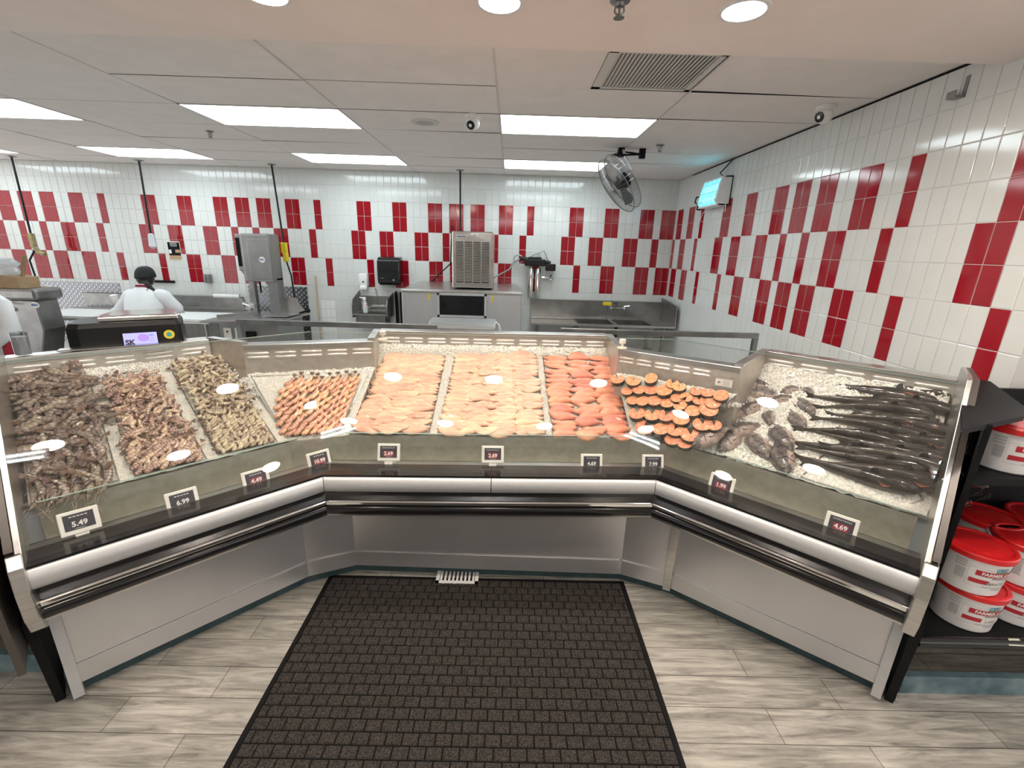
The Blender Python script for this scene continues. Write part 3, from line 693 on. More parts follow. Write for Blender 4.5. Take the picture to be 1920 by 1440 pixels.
chips('loose_ice', 'WL', [bL, cL, wr, wl], 1700, 'loose ice chips along the rear of the left corner case', up=.0, dens=lambda f, r: 1-abs(r.gauss(0,.13)))
chips('loose_ice', 'WR', [cR, bR, w3, w2], 1500, 'loose ice chips behind the salmon steaks', up=.0, dens=lambda f, r: 1-abs(r.gauss(0,.13)))
chips('loose_ice', 'R', [bR, PR(LW-.02,DF+.03,0), PR(LW-.02,1.03,0), PR(.165,1.03,0)], 12000, 'loose ice chips scattered over and between the whole fish', up=.001, bank=.03, smin=.006, smax=.015)
# ice heaps running down the steps beside the corner cases
def heap(name, path, label, r0=.03, n=900):
    g = MB()
    for _ in range(n):
        k = rc.random()*(len(path)-1); i = int(k); p = path[i].lerp(path[i+1], k-i) + V((rc.gauss(0,r0*.6), rc.gauss(0,r0*.6), rc.uniform(-.01,r0*.5)))
        s = rc.uniform(.004,.011); e1 = V((rc.uniform(-1,1), rc.uniform(-1,1), rc.uniform(-1,1))).normalized(); e2 = e1.orthogonal().normalized(); e3 = e1.cross(e2)
        g.add([p+e1*s*.7, p+e2*s*.6, p-e1*s*.7, p-e2*s*.6, p+e3*s*.5, p-e3*s*.5], [(0,1,4),(1,2,4),(2,3,4),(3,0,4),(1,0,5),(2,1,5),(3,2,5),(0,3,5)])
    return tag(g.build(name, icechunk, origin=path[0]), label, 'ice', kind='stuff')
heap('ice_heap', [deck_at('L', *PL(.21,1.0,0).xy), deck_at('L', *PL(.12,.82,0).xy), deck_at('L', *PL(.07,.7,0).xy), deck_at('WL', *(wl-nWL*.03).xy)], 'ridge of ice running down beside the tan shrimp pan')
heap('ice_heap', [deck_at('R', *PR(.19,1.0,0).xy), deck_at('R', *PR(.13,.82,0).xy), deck_at('R', *PR(.08,.66,0).xy), deck_at('WR', *(w3-nWR*.03).xy)], 'ridge of ice between the salmon steaks and the grey whole fish')

# ---- pans
def pan(seg, px, label, cat='pan', wall=.03, lift=.004, name='food_pan', group='steel pans set in the ice'):
    """px: photo corners front-left, front-right, back-right, back-left on the deck"""
    P, Nn = plane[seg]; q = [dk(seg, *p) for p in px]; c = sum(q, V())/4
    t = thing(name, c, label, cat, group)
    q = [p + Nn*lift for p in q]; e = .008
    inn = [p + (c + Nn*lift - p).normalized()*e*1.4 for p in q]; lowo = [p - Nn*wall for p in q]; lowi = [p - Nn*(wall-.003) for p in inn]
    g = MB(); vs = q + inn + lowo + lowi
    fs = []
    for i in range(4):
        j = (i+1) % 4; fs += [(i, j, 4+j, 4+i), (4+i, 4+j, 12+j, 12+i), (i, 8+i, 8+j, j)]
    g.add(vs, fs); g.build('pan_wall', steel_dk, t)
    g = MB(); g.add([p + Nn*.0155 for p in lowi], [(0,1,2,3)]); g.build('pan_floor', ice_m if 'shrimp' in label or 'fish' in label or 'fillet' in label else steel_dk, t)
    return q
def pmap(q, a, b): return (q[0].lerp(q[1], a)).lerp(q[3].lerp(q[2], a), b)
pa = pan('L', [(58,948),(225,903),(166,702),(22,704)], 'steel pan of dark head-on shrimp, leftmost in the counter')
pb = pan('L', [(252,893),(390,862),(288,690),(190,707)], 'steel pan of brown shrimp, second from the left end')
pc = pan('L', [(408,853),(522,830),(415,672),(316,686)], 'steel pan of small tan shrimp, third from the left end')
pd = pan('WL', [(535,822),(640,806),(692,697),(470,706)], 'tapering steel pan of pink shrimp in the left corner case', wall=.02)
pe = pan('C', [(655,808),(806,812),(836,667),(722,667)], 'steel pan of pale fillets, left of three in the centre case')
pf = pan('C', [(820,815),(1024,819),(1005,665),(854,664)], 'steel pan of pale fillets in the middle of the centre case')
pg = pan('C', [(1036,820),(1188,823),(1142,670),(1017,667)], 'steel pan of pink fillets, right of three in the centre case')
pk = pan('R', [(1500,895),(1742,972),(1770,905),(1545,850)], 'steel pan of whole catfish at the right end of the counter', wall=.02)
# ================================================================== FOOD
def basis(seg, ang, lean=0.0, roll=0.0):
    P, Nn = plane[seg]; n = {'L': uL*-1, 'C': uC, 'R': uR, 'WL': V((nWL.y, -nWL.x, 0)), 'WR': V((nWR.y, -nWR.x, 0))}[seg]
    x = (n - Nn*n.dot(Nn)).normalized(); y = Nn.cross(x)
    B = Matrix((x, y, Nn)).transposed()
    return B @ Matrix.Rotation(ang, 3, 'Z') @ Matrix.Rotation(lean, 3, 'Y') @ Matrix.Rotation(roll, 3, 'X')
def place(o, p, B, s=1.0):
    M = B.to_4x4(); M.translation = p
    o.matrix_world = M @ Matrix.Scale(s, 4); o.location = p
    o.rotation_mode = 'XYZ'; o.rotation_euler = B.to_euler(); o.scale = (s, s, s)
shr_band = {shr_dark.name: mat('shrimp_dark_band', (.40,.33,.28), .18, 0, .5, 60, coat=.7, col2=(.16,.12,.10), vary=.3), shr_brown.name: mat('shrimp_pale_band', (.66,.54,.45), .18, 0, .4, 80, coat=.7, col2=(.45,.24,.16), vary=.3), shr_tan.name: mat('shrimp_tan_band', (.70,.61,.48), .18, 0, .4, 80, coat=.7, col2=(.36,.30,.20), vary=.3), shr_pink.name: mat('shrimp_pink_band', (.86,.58,.42), .18, 0, .4, 80, coat=.7, col2=(.74,.36,.22), vary=.2)}
# shrimp: body curls in its own x-y plane, back outward
def shrimp(name, L, arcd, r0, m, headon, seed, label, cat, group):
    rr = random.Random(seed); t = thing(name, (0,0,0), label, cat, group)
    a = math.radians(arcd); R = L/a; n = 13; N_ = 8; rings = []; cen = []
    for i in range(n+1):
        f = i/n; th = a*f; c = V((R*math.sin(th), R*(1-math.cos(th)) , 0)); tan = V((math.cos(th), math.sin(th), 0)); nor = V((-tan.y, tan.x, 0))
        r = r0*(.55+.45*min(1, f*5))*(1-.62*max(0, (f-.25)/.75)**1.2)
        r *= 1 + (.10 if i % 2 else -.03)
        if f > .96: r *= .6
        cen.append((c, tan, nor, r))
        rings.append([c + nor*(-math.cos(q)*r*1.12) + V((0,0,math.sin(q)*r*.86)) for q in [2*PI*k/N_ for k in range(N_)]])
    g = MB(); g.loft(rings); mid_ = cen[n//2][0]
    off = V((-mid_.x, -mid_.y, r0*.6)); g.v = [p+off for p in g.v]
    bo = g.build('body', [m, shr_band[m.name]], t, local=True, smooth='all')
    for pi_, p_ in enumerate(bo.data.polygons):
        if (pi_//N_) % 2 == 1 and pi_ < n*N_: p_.material_index = 1
    c, tan, nor, r = cen[-1]; g = MB()
    for s in (-.9, -.35, .35, .9):
        d = (tan*math.cos(s*.6) + nor*math.sin(s*.6)); w = V((0,0,1)).cross(d)
        tip = c + d*r0*2.1 + V((0,0,.001*s)); g.add([c-w*r*.5, c+d*r0*1.2-w*r0*.34, tip, c+d*r0*1.2+w*r0*.34, c+w*r*.5, c+d*r0*.8+V((0,0,.0015))], [(0,1,5),(1,2,5),(2,3,5),(3,4,5),(0,5,4)])
    g.v = [p+off for p in g.v]; g.build('tail_fan', shr_tail, t, local=True)
    if headon:
        c, tan, nor, r = cen[0]; g = MB(); hr = []
        for f, k in ((0,1.05),(.25,1.15),(.55,.95),(.85,.5),(1.15,.12)):
            cc = c - tan*L*.30*f + nor*(-.0*f); hr.append([cc + nor*(-math.cos(q)*r0*.78*k) + V((0,0,math.sin(q)*r0*.7*k)) for q in [2*PI*j/N_ for j in range(N_)]])
        g.loft(hr); g.slot(1)
        for sgn in (-1, 1):
            e = c - tan*L*.20 - nor*r0*.3 + V((0,0,sgn*r0*.5)); g.lathe([(.0008,-.002),(.0022,0),(.0008,.002)], e, 6)
        g.v = [p+off for p in g.v]; g.build('head', [m, eye_m], t, local=True, smooth='all')
        g = MB()
        for k in range(3):
            p0 = c - tan*L*.28; pts = [p0, p0 - tan*L*.18 + nor*rr.uniform(-.01,.015) + V((0,0,.006)), p0 - tan*L*rr.uniform(.3,.6) + nor*rr.uniform(-.05,.05) + V((0,0,.002))]
            g.tube([p+off for p in pts], .0006, 3)
        for k in range(6):
            p0 = c - tan*L*(.02+.035*k) + nor*r0*.6; g.tube([p+off for p in (p0, p0+nor*r0*.9-tan*.004, p0+nor*r0*1.5-tan*.010)], [.0009,.0007,.0004], 3)
        g.build('feelers', shr_leg, t, local=True)
    return t
def scatter(protos, seg, q, pts):
    for i, (a, b, ang, h, s, lean, roll) in enumerate(pts):
        src = protos[i % len(protos)]
        o = src if i < len(protos) else copy_tree(src)
        p = pmap(q, a, b) + plane[seg][1]*h
        place(o, p, basis(seg, ang, lean, roll), s)
R_ = random.Random(21)
# A: dark head-on shrimp
lab = 'large dark grey head-on shrimp piled in the leftmost pan'
pr = [shrimp('head_on_shrimp', .105, ar, .0135, shr_dark, True, k, lab, 'shrimp', 'dark head-on shrimp in the leftmost pan') for k, ar in enumerate((35, 80, 120))]
pts = []
for j in range(15):
    for i in range(6):
        b = .36 + .62*j/15 + R_.uniform(-.03,.03); a = .05 + .90*(i+.5)/6 + R_.uniform(-.05,.05)
        pts.append((a, b, R_.choice((0, PI, PI*.1, PI*.9)) + R_.gauss(0,.6), .006 + R_.uniform(0,.030), R_.uniform(.95,1.25), R_.uniform(-.3,.3), R_.uniform(-.6,.6)))
for j in range(7):      # neat rows at the front, heads to the left
    for i in range(7):
        b = .03 + .33*j/7; a = .06 + .88*(i+.5)/7
        pts.append((a, b, PI/2*.72 + R_.gauss(0,.12) + (PI if j % 4 == 3 else 0), .012 + .006*(j%2), R_.uniform(.9,1.1), R_.uniform(-.15,.15), .5+R_.uniform(-.2,.2)))
scatter(pr, 'L', pa, pts)
# B: brown shrimp
lab = 'brown shell-on shrimp piled in the second pan from the left'
pr = [shrimp('shell_on_shrimp', .075, ar, .0105, shr_brown, False, k, lab, 'shrimp', 'brown shell-on shrimp in the second pan') for k, ar in enumerate((45, 95, 130))]
pts = []
for j in range(23):
    for i in range(8):
        b = .24 + .68*j/23 + R_.uniform(-.02,.02); a = .04 + .92*(i+.5)/8 + R_.uniform(-.04,.04)
        pts.append((a, b, R_.uniform(0,2*PI) if R_.random() < .35 else R_.choice((0.1, PI+.1))+R_.gauss(0,.4), .006+R_.uniform(0,.024), R_.uniform(.85,1.15), R_.uniform(-.3,.3), R_.uniform(-.6,.6)))
for j in range(7):
    for i in range(8):
        pts.append((.03+.94*(i+.5)/8, .02+.24*j/7, .25+R_.gauss(0,.15), .014, R_.uniform(.95,1.2), R_.uniform(-.2,.2), R_.uniform(-.3,.3)))
scatter(pr, 'L', pb, pts)
# C: small tan shrimp
lab = 'small tan shell-on shrimp piled in the third pan from the left'
pr = [shrimp('small_shrimp', .060, ar, .0098, shr_tan, False, k, lab, 'shrimp', 'small tan shrimp in the third pan') for k, ar in enumerate((60, 105, 140))]
pts = []
for j in range(22):
    for i in range(8):
        b = .36 + .66*j/22 + R_.uniform(-.02,.02); a = .05 + .92*(i+.5)/8 + R_.uniform(-.04,.04)
        pts.append((a, b, R_.uniform(0,2*PI), .006+R_.uniform(0,.022), R_.uniform(.85,1.15), R_.uniform(-.3,.3), R_.uniform(-.6,.6)))
for j in range(13):
    for i in range(9):
        pts.append((.03+.94*(i+.5)/9+R_.uniform(-.01,.01), .015+.35*j/13, .35+R_.gauss(0,.25), .013, R_.uniform(.85,1.05), R_.uniform(-.2,.2), R_.uniform(-.3,.3)))
scatter(pr, 'L', pc, pts)
# D: pink shrimp in rows
lab = 'pink-orange headless shrimp laid in rows in the left corner case'
pr = [shrimp('pink_shrimp', .074, ar, .0125, shr_pink, False, k, lab, 'shrimp', 'pink shrimp rows in the corner pan') for k, ar in enumerate((75, 95))]
pts = []
for j in range(14):
    b = .035 + .86*j/14; lo = .03 + .30*(j/14)**2.2; hi = .985 - .03*j/14
    m_ = int(7 + j*.1)
    for i in range(m_):
        a = lo + (hi-lo)*(i+(.25 if j % 2 else .75))/m_
        pts.append((a, b + .012*math.sin(i*1.3), .12+R_.gauss(0,.1), .012+.003*(i % 2), R_.uniform(.98,1.12), R_.uniform(-.1,.1), R_.uniform(-.15,.15)))
scatter(pr, 'WL', pd, pts)
# fillets
def fillet(name, L, w, th, m, bend, seed, label, group):
    rr = random.Random(seed); n, mm = 16, 8; g = MB(); top = []; bot = []
    for i in range(n+1):
        f = i/n; x = L*(f-.5); half = w*(math.sin(PI*min(1, f*1.02)**.72)**.75)*.5 + .0015
        cy = bend*math.sin(PI*f) + .004*math.sin(f*9+seed)
        rt = []; rb = []
        for j in range(mm+1):
            q = 2*j/mm-1; y = cy + half*q
            z = th*(1-abs(q)**2.4)*(.55+.45*math.sin(PI*f)) + .002*math.sin(f*14+q*2+seed) + .0015
            z -= .0035*math.exp(-((q-.12)/.12)**2)*math.sin(PI*f)
            rt.append(V((x, y, z))); rb.append(V((x, y*.98, 0)))
        top.append(rt); bot.append(rb)
    W_ = mm+1; vs = [p for r in top for p in r] + [p for r in bot for p in r]; K = (n+1)*W_; fs = []
    for i in range(n):
        for j in range(mm):
            fs.append((i*W_+j, i*W_+j+1, (i+1)*W_+j+1, (i+1)*W_+j)); fs.append((K+i*W_+j, K+(i+1)*W_+j, K+(i+1)*W_+j+1, K+i*W_+j+1))
        fs.append((i*W_, (i+1)*W_, K+(i+1)*W_, K+i*W_)); fs.append((i*W_+mm, K+i*W_+mm, K+(i+1)*W_+mm, (i+1)*W_+mm))
    g.add(vs, fs); o = g.build(name, m, smooth='all'); return tag(o, label, 'fish fillet', group)
def fillets(seg, q, rows, cols, L, w, th, m, lab, grp, name, tilt=.16, jit=.012, lean=0):
    pr = [fillet(name, L, w, th, m, bd, k*3+1, lab, grp) for k, bd in enumerate((.010, .016, -.004, .012))]
    i_ = 0
    for j in range(rows-1, -1, -1):
        for i in range(cols):
            f = (j+.35)/rows*1.0; a = (i + .5 + (.12 if j % 2 else -.12))/cols + R_.uniform(-jit,jit)*2; b = f + R_.uniform(-jit,jit)*.6
            b = min(max(b, .025), .965); Wp = (pmap(q, 1, b)-pmap(q, 0, b)).length; am = min(.5, (L*.50-.004)/Wp)
            a = am + (1-2*am)*(i+(.12 if j % 2 else -.12)*(1 if 0 < i < cols-1 else 0))/max(1, cols-1) + R_.uniform(-jit,jit)*.5; a = min(max(a, am), 1-am)
            src = pr[i_ % 4]; o = src if i_ < 4 else copy_tree(src); i_ += 1
            p = pmap(q, a, b) + plane[seg][1]*(.004 + .006*(i % 2))
            place(o, p, basis(seg, R_.gauss(0,.07)+lean + (PI if R_.random() < .4 else 0), 0, 0) @ Matrix.Rotation(tilt*R_.uniform(.5,1.4)*1.0, 3, 'X'), R_.uniform(.93,1.07))
fillets('C', pe, 25, 3, .185, .062, .012, fil_pale, 'thin pale white fish fillet overlapping others in the left fillet pan', 'pale fillets in the left centre pan', 'white_fish_fillet')
fillets('C', pf, 25, 4, .180, .062, .012, fil_pale, 'thin pale white fish fillet overlapping others in the middle fillet pan', 'pale fillets in the middle centre pan', 'white_fish_fillet')
fillets('C', pg, 16, 3, .168, .070, .017, fil_pink, 'plump pink fish fillet laid in the right fillet pan', 'pink fillets in the right centre pan', 'pink_fish_fillet', tilt=.22, jit=.006)
# salmon steaks
def steak(kind, seed):
    lab = 'round orange salmon steak with dark skin lying on the ice'
    rr = random.Random(seed); t = thing('salmon_steak', (0,0,0), lab, 'salmon steak', 'salmon steaks in the right corner case')
    n = 30; out = []
    for k in range(n):
        a = 2*PI*k/n + PI/2; r = .040*(1+.10*math.cos(2*a)) * (1 - .06*math.sin(a))
        x, y = r*1.02*math.cos(a), r*1.12*math.sin(a)
        if kind == 1:   # open belly flaps
            notch = math.exp(-((math.atan2(math.sin(a-PI/2), math.cos(a-PI/2)))/.30)**2); y -= notch*.046; x *= 1+.10*notch
        if kind == 2:
            notch = math.exp(-((math.atan2(math.sin(a-PI/2), math.cos(a-PI/2)))/.16)**2); y -= notch*.022
            y *= 1.05; x *= .86
        out.append((x, y))
    th = .033; g = MB()
    c = [(x*.955, y*.955) for x, y in out]; cc = [(x*.80, y*.80-.001) for x, y in out]; c3 = [(x*.35, y*.35-.004) for x, y in out]
    rings = [[V((x,y,th-.0015)) for x, y in c], [V((x,y,th+.0018+.0012*math.sin(k*2.1+seed))) for k, (x,y) in enumerate(cc)], [V((x,y,th+.0005+.001*math.sin(k*1.7))) for k, (x,y) in enumerate(c3)]]
    g.loft(rings, caps=False); g.add(rings[-1], [list(range(n))]); g.build('flesh', salmon, t, local=True, smooth='all')
    g = MB(); g.loft([[V((x,y,0)) for x, y in out], [V((x*1.02,y*1.02,th*.5)) for x, y in out], [V((x,y,th-.002)) for x, y in out]], caps=False); g.add([V((x,y,0)) for x, y in out], [list(range(n))]); g.build('skin', salmon_skin, t, local=True, smooth='all')
    g = MB(); g.loft([[V((x,y,th-.0021)) for x, y in out], [V((x*.985,y*.985,th-.0005)) for x, y in out], [V((x*.95,y*.95,th-.0012)) for x, y in out]], caps=False); g.build('fat_line', salmon_edge, t, local=True, smooth='all')
    if kind == 1:
        g = MB(); g.lathe([(.0045,th+.0005),(.004,th+.003),(.001,th+.0035)], (0,-.012,0), 8); g.build('backbone', salmon_edge, t, local=True)
    return t
def Matrix_tilt(Bm, a): return Bm @ Matrix.Rotation(a, 3, 'X')
ST = [steak(0,1), steak(1,2), steak(2,3)]
spx = [(1205,985-0,2)]
SP = [ # (u, v, kind, angle, size)
 (1160,713,1,.2,1.05),(1190,717,1,-.2,1.1),(1222,713,0,1.5,1.0),(1262,722,1,.1,.95),(1178,735,0,.4,.85),(1200,733,0,-.3,.9),(1222,733,0,0,1.0),(1247,735,0,.5,1.15),(1275,728,1,.1,.9),(1306,735,1,-.1,.85),(1327,738,1,.2,.9),(1352,745,0,1.0,1.0),
 (1188,752,0,.2,.9),(1207,754,0,.9,.95),(1229,754,0,.3,1.0),(1252,757,0,.1,1.0),(1270,748,0,.2,.85),(1288,748,1,2.9,.9),(1312,752,1,.3,.9),(1337,758,0,-.7,1.1),
 (1197,778,1,.1,1.15),(1225,780,1,.2,1.15),(1250,782,1,0,1.1),(1276,762,1,1.4,1.0),(1278,788,1,.2,1.15),(1300,773,0,.1,1.05),(1330,772,0,-.6,1.25),(1318,798,1,.1,1.25),
 (1211,805,1,-.3,1.3),(1241,807,0,.3,1.1),(1267,808,1,-.2,1.2),(1296,818,1,.25,1.3),(1340,800,1,.6,.9),(1285,832,1,.2,1.0),(1262,826,0,.2,1.0)]
for i, (u, v, k, a, s) in enumerate(SP):
    src = ST[k]; seg = 'WR'
    o = copy_tree(src); p = dk(seg, u, v+4) + plane[seg][1]*(.012 + .004*((i*7) % 3))
    place(o, p, Matrix_tilt(basis(seg, 0), -.42) @ Matrix.Rotation(a+R_.gauss(0,.1), 3, 'Z'), s*.90)
for s_ in ST:
    for ch in list(s_.children): bpy.data.objects.remove(ch)
    bpy.data.objects.remove(s_)
# whole round fish (half buried, heads showing) and catfish
def fishbody(L, H, Wd, prof, n=22, m=14, bend=0):
    rings = []
    for i in range(n+1):
        f = i/n; h, w, zc = prof(f); x = L*(f-.5); yb = bend*math.sin(PI*f)
        rings.append([V((x, yb + w*Wd*math.sin(q), H*(zc + h*math.cos(q)))) for q in [2*PI*k/m for k in range(m)]])
    return rings
def interp(tab, f):
    for (a, *va), (b, *vb) in zip(tab, tab[1:]):
        if a <= f <= b:
            t = (f-a)/(b-a); t = t*t*(3-2*t); return [x+(y-x)*t for x, y in zip(va, vb)]
    return tab[-1][1:]
def tilapia(seed):
    lab = 'grey whole tilapia half sunk in the ice, head towards the shopper'
    t = thing('whole_tilapia', (0,0,0), lab, 'fish', 'grey whole fish bedded in the ice'); rr = random.Random(seed)
    tab = [(0,.04,.10,.0),(.06,.22,.45,.0),(.16,.55,.85,.02),(.32,.92,1.0,.05),(.5,1.0,.9,.05),(.7,.72,.6,.02),(.86,.36,.3,0),(.93,.26,.18,0),(1,.30,.10,0)]
    # lies on its side: height along y, thickness along z
    L = .215; H = .047; Wd = .034
    rings = [[V((p.x, p.z, p.y)) for p in r] for r in fishbody(L, H, Wd, lambda f: interp(tab, f))]
    g = MB(); g.loft(rings); 
    for i in range(0, len(g.f)): pass
    b = g.build('body', [til_m, tilbelly], t, local=True, smooth='all')
    for p in b.data.polygons:
        if p.center.y < -H*.30 + .012*math.sin(p.center.x*90): p.material_index = 1
    g = MB(); up = []
    for i in range(12):
        f = .30+.52*i/11; h = interp(tab, f)[0]; up.append((L*(f-.5), H*h*.95, H*(h*.95+.34-.1*abs(i-5)/5)))
    for a, c in zip(up, up[1:]): g.add([(a[0],a[1],.002),(c[0],c[1],.002),(c[0]+.006,c[2]+.003,.001),(a[0]+.006,a[2]-.002,.001)], [(0,1,2,3)])
    g.build('dorsal_fin', til_m, t, local=True)
    g = MB(); g.prism([(L*.47,-.010,-.001),(L*.62,-.034,-.001),(L*.60,0,-.001),(L*.62,.034,-.001),(L*.47,.010,-.001)], (0,0,.003)); g.build('tail_fin', til_m, t, local=True)
    g = MB(); g.add([(-L*.22,-.008,Wd*.98),(-L*.05,-.030,Wd*.95),(-L*.02,-.016,Wd*1.0),(-L*.05,-.004,Wd*1.05)], [(0,1,2,3)]); g.build('pectoral_fin', tilbelly, t, local=True)
    ex = L*(.115-.5)
    g = MB(); g.lathe([(.0072,0),(.0066,.002),(.0045,.003)], (ex, .010, Wd*.62), 14); g.slot(1).lathe([(.0042,.0028),(.003,.0042),(.001,.0048)], (ex, .010, Wd*.62), 12); g.build('eye', [eyew, eye_m], t, local=True, smooth='all')
    g = MB(); g.tube([(-L*.5,-.002,.004),(-L*.46,-.008,.010),(-L*.43,-.012,.0125)], .0012, 5); g.tube([(L*(.27-.5), H*.55, Wd*.86),(L*(.31-.5), 0, Wd*1.02),(L*(.25-.5), -H*.6, Wd*.72)], .0016, 5); g.build('gill_line', eye_m, t, local=True)
    return t
T0 = [tilapia(1)]
TP = [(1322,832,-2.0,1.25),(1362,838,-1.75,1.2),(1386,818,-2.2,1.15),(1412,845,-.9,1.25),(1458,868,-1.2,1.4),(1457,832,-1.0,1.25),(1370,788,-2.5,1.15),(1402,775,-1.9,1.1),(1372,760,-2.75,1.0),(1424,752,-2.9,1.15),(1410,733,-2.9,1.0),(1458,760,-2.3,.85),(1478,742,-2.4,.8),(1500,770,-.9,1.0),(1433,795,-1.3,.75),(1485,800,-.9,.9),(1340,800,-2.8,1.0),(1505,742,-1.0,.7)]
for i, (u, v, a, s) in enumerate(TP):
    o = T0[0] if i == 0 else copy_tree(T0[0])
    p = dk('R' if u > 1330 else 'WR', u+10, v-12) + plane['R'][1]*(.006 if v > 780 else -.006)
    place(o, p, basis('R', a+PI, .13, R_.gauss(0,.12)) , s*.92)
def catfish(seed, bend):
    lab = 'long dark whole catfish lying lengthwise on the ice'
    t = thing('whole_catfish', (0,0,0), lab, 'fish', 'dark whole catfish in the right wing')
    tab = [(0,.25,.35,0),(.04,.62,.85,0),(.12,.92,1.05,0),(.25,1.0,1.0,0),(.42,.98,.8,0),(.62,.72,.55,0),(.82,.45,.3,0),(.95,.28,.14,0),(1,.26,.08,0)]
    L = .42; H = .036; Wd = .033
    rings = [[V((p.x, p.y, p.z+.016)) for p in r] for r in fishbody(L, H, Wd, lambda f: interp(tab, f), 26, 14, bend)]
    g = MB(); g.loft(rings); b = g.build('body', [cat_m, cat_b], t, local=True, smooth='all')
    for p in b.data.polygons:
        if p.center.z < .0: p.material_index = 1
    def at(f, z=0): return V((L*(f-.5), bend*math.sin(PI*f), z+.016))
    g = MB(); g.prism([at(.97,-.008), at(1.10,-.026), at(1.06,0), at(1.10,.026), at(.97,.008)], (0,.002,0)); g.build('tail_fin', cat_m, t, local=True)
    g = MB(); g.prism([at(.30,.028), at(.33,.060), at(.37,.052), at(.38,.027)], (0,.002,0)); g.build('dorsal_fin', cat_m, t, local=True)
    for s in (-1, 1):
        g = MB(); q = at(.20,.004)
        for k in range(4): g.tube([q+V((0,s*.024,0)), q+V((.008+.006*k, s*(.034+.003*k), .006)), q+V((.014+.009*k, s*(.042-.004*k), .012))], [.0024,.0016,.0006], 5)
        g.build('pectoral_fin', finpink, t, local=True)
    g = MB()
    for s in (-1, 1):
        for k in range(3): g.tube([at(.015,-.006)+V((0,s*.016,0)), at(-.03,-.008)+V((0,s*(.03+.01*k),0)), at(.01+.02*k,-.012)+V((0,s*(.055+.012*k),0))], [.0016,.0012,.0006], 4)
    g.build('whisker', cat_m, t, local=True)
    g = MB()
    for s in (-1, 1): g.lathe([(.0030,-.001),(.0026,.0015),(.001,.0025)], at(.085,.016)+V((0,s*.019,0)), 8)
    g.build('eye', eye_m, t, local=True)
    return t
CF = [catfish(1,.012), catfish(2,-.020)]
CP = [(1570,848,.05,.9,.006),(1720,890,.0,1.0,.045),(1655,790,.02,.95,.004),(1650,905,.0,1.25,.022),(1600,893,.04,1.1,.012),(1680,880,-.02,1.2,.035),(1625,868,.06,1.15,.018),(1700,862,.03,1.05,.030),(1650,845,-.04,1.1,.020),(1600,828,.02,1.05,.012),(1690,832,.08,1.0,.022),(1640,812,.05,1.1,.008),(1700,800,-.03,.9,.008),(1640,775,.10,1.05,.004),(1610,758,.06,.95,.002),(1680,765,.0,1.0,.010),(1650,742,.03,1.05,-.002),(1690,735,-.01,.9,-.016)]
for i, (u, v, a, s, h) in enumerate(CP):
    o = CF[i] if i < 2 else copy_tree(CF[i % 2])
    p = dk('R', u, v) + plane['R'][1]*h
    place(o, p, basis('R', a+PI+R_.gauss(.03,.08), .05+R_.gauss(0,.03), R_.gauss(0,.35)), s*1.03)
# ---- price tags
def price_tag(u, v, seg, price, head, red, label):
    Pf, uu, nn = {'L': (PL, -uL, nL), 'C': (PC, uC, nC), 'R': (PR, uR, nR)}[seg]
    c = hit(u, v, Pf(0,.165,0), nn); t = thing('price_tag', (c.x, c.y, .785), label, 'price tag')
    up = (V((0,0,1))*.95 + nn*.31).normalized(); fr = uu.cross(up)          # fr points to the shopper
    if fr.dot(nn) > 0: fr = -fr
    w, h = .118, .092
    g = MB(); g.obox(c, uu*w/2, up*h/2, fr*.006); cs_ = g.build('case', wht_w, t, bevel=.004)
    g = MB(); cc = c + fr*.0068; rect(g, cc, uu, up, .088, .062, up*.003); g.slot(1)
    if red: rect(g, cc+fr*.0004, uu, up, .056, .030, -up*.006)
    g.slot(2); put_text(g, price, .027, cc+fr*.0009-up*.006, uu, up, .03)
    if 'SHRIMP' in head:
        for q_ in range(5): rect(g, cc+fr*.0009+up*.024+uu*(.011*(q_-2)), uu, up, .008, .0035)
    else: put_text(g, head, .0088, cc+fr*.0009+up*.024, uu, up, .0)
    rect(g, cc+fr*.0009, uu, up, .03, .0012, -up*.023)
    g.build('screen', [e_epd, e_epr, e_epw], cs_)
    g = MB(); g.obox(c - up*(h/2+.008) - fr*.001, uu*.02, up*.010, fr*.004); g.obox(V((c.x,c.y,.787))-fr*.004, uu*.028, V((nn.x,nn.y,0))*.02, (0,0,.002)); g.build('stand', wht_w, t)
price_tag(149,977,'L','5.49','SHRIMP HEAD ON',False,'white framed electronic price tag reading 5.49, at the left end of the counter')
price_tag(342,938,'L','6.99','SHRIMP SHELL ON',False,'white framed electronic price tag reading 6.99 below the brown shrimp')
price_tag(480,898,'L','4.49','WHITE SHRIMP',True,'white framed electronic price tag reading 4.49 below the small tan shrimp')
price_tag(598,862,'L','10.99','PINK SHRIMP',True,'white framed electronic price tag reading 10.99 at the left bend of the glass')
price_tag(729,848,'C','2.69','SWAI FISH FILLET',True,'white framed electronic price tag reading 2.69 below the left fillet pan')
price_tag(924,852,'C','2.69','SWAI FISH FILLET',True,'white framed electronic price tag reading 2.69 at the centre glass joint')
price_tag(1109,867,'C','4.69','TILAPIA FILLET',False,'white framed electronic price tag reading 4.69 below the pink fillets')
price_tag(1224,868,'C','7.99','SALMON STEAK',False,'white framed electronic price tag reading 7.99 below the salmon steaks')
price_tag(1353,908,'R','1.99','TILAPIA WHOLE',True,'white framed electronic price tag reading 1.99 below the grey whole fish')
price_tag(1577,986,'R','4.69','CATFISH WHOLE',True,'white framed electronic price tag reading 4.69 below the catfish')
# ================================================================== KITCHEN BEHIND THE COUNTER
X, Y, Z = V((1,0,0)), V((0,1,0)), V((0,0,1))
def B(p0, p1): return (min(p0[0],p1[0]), min(p0[1],p1[1]), min(p0[2],p1[2])), (max(p0[0],p1[0]), max(p0[1],p1[1]), max(p0[2],p1[2]))
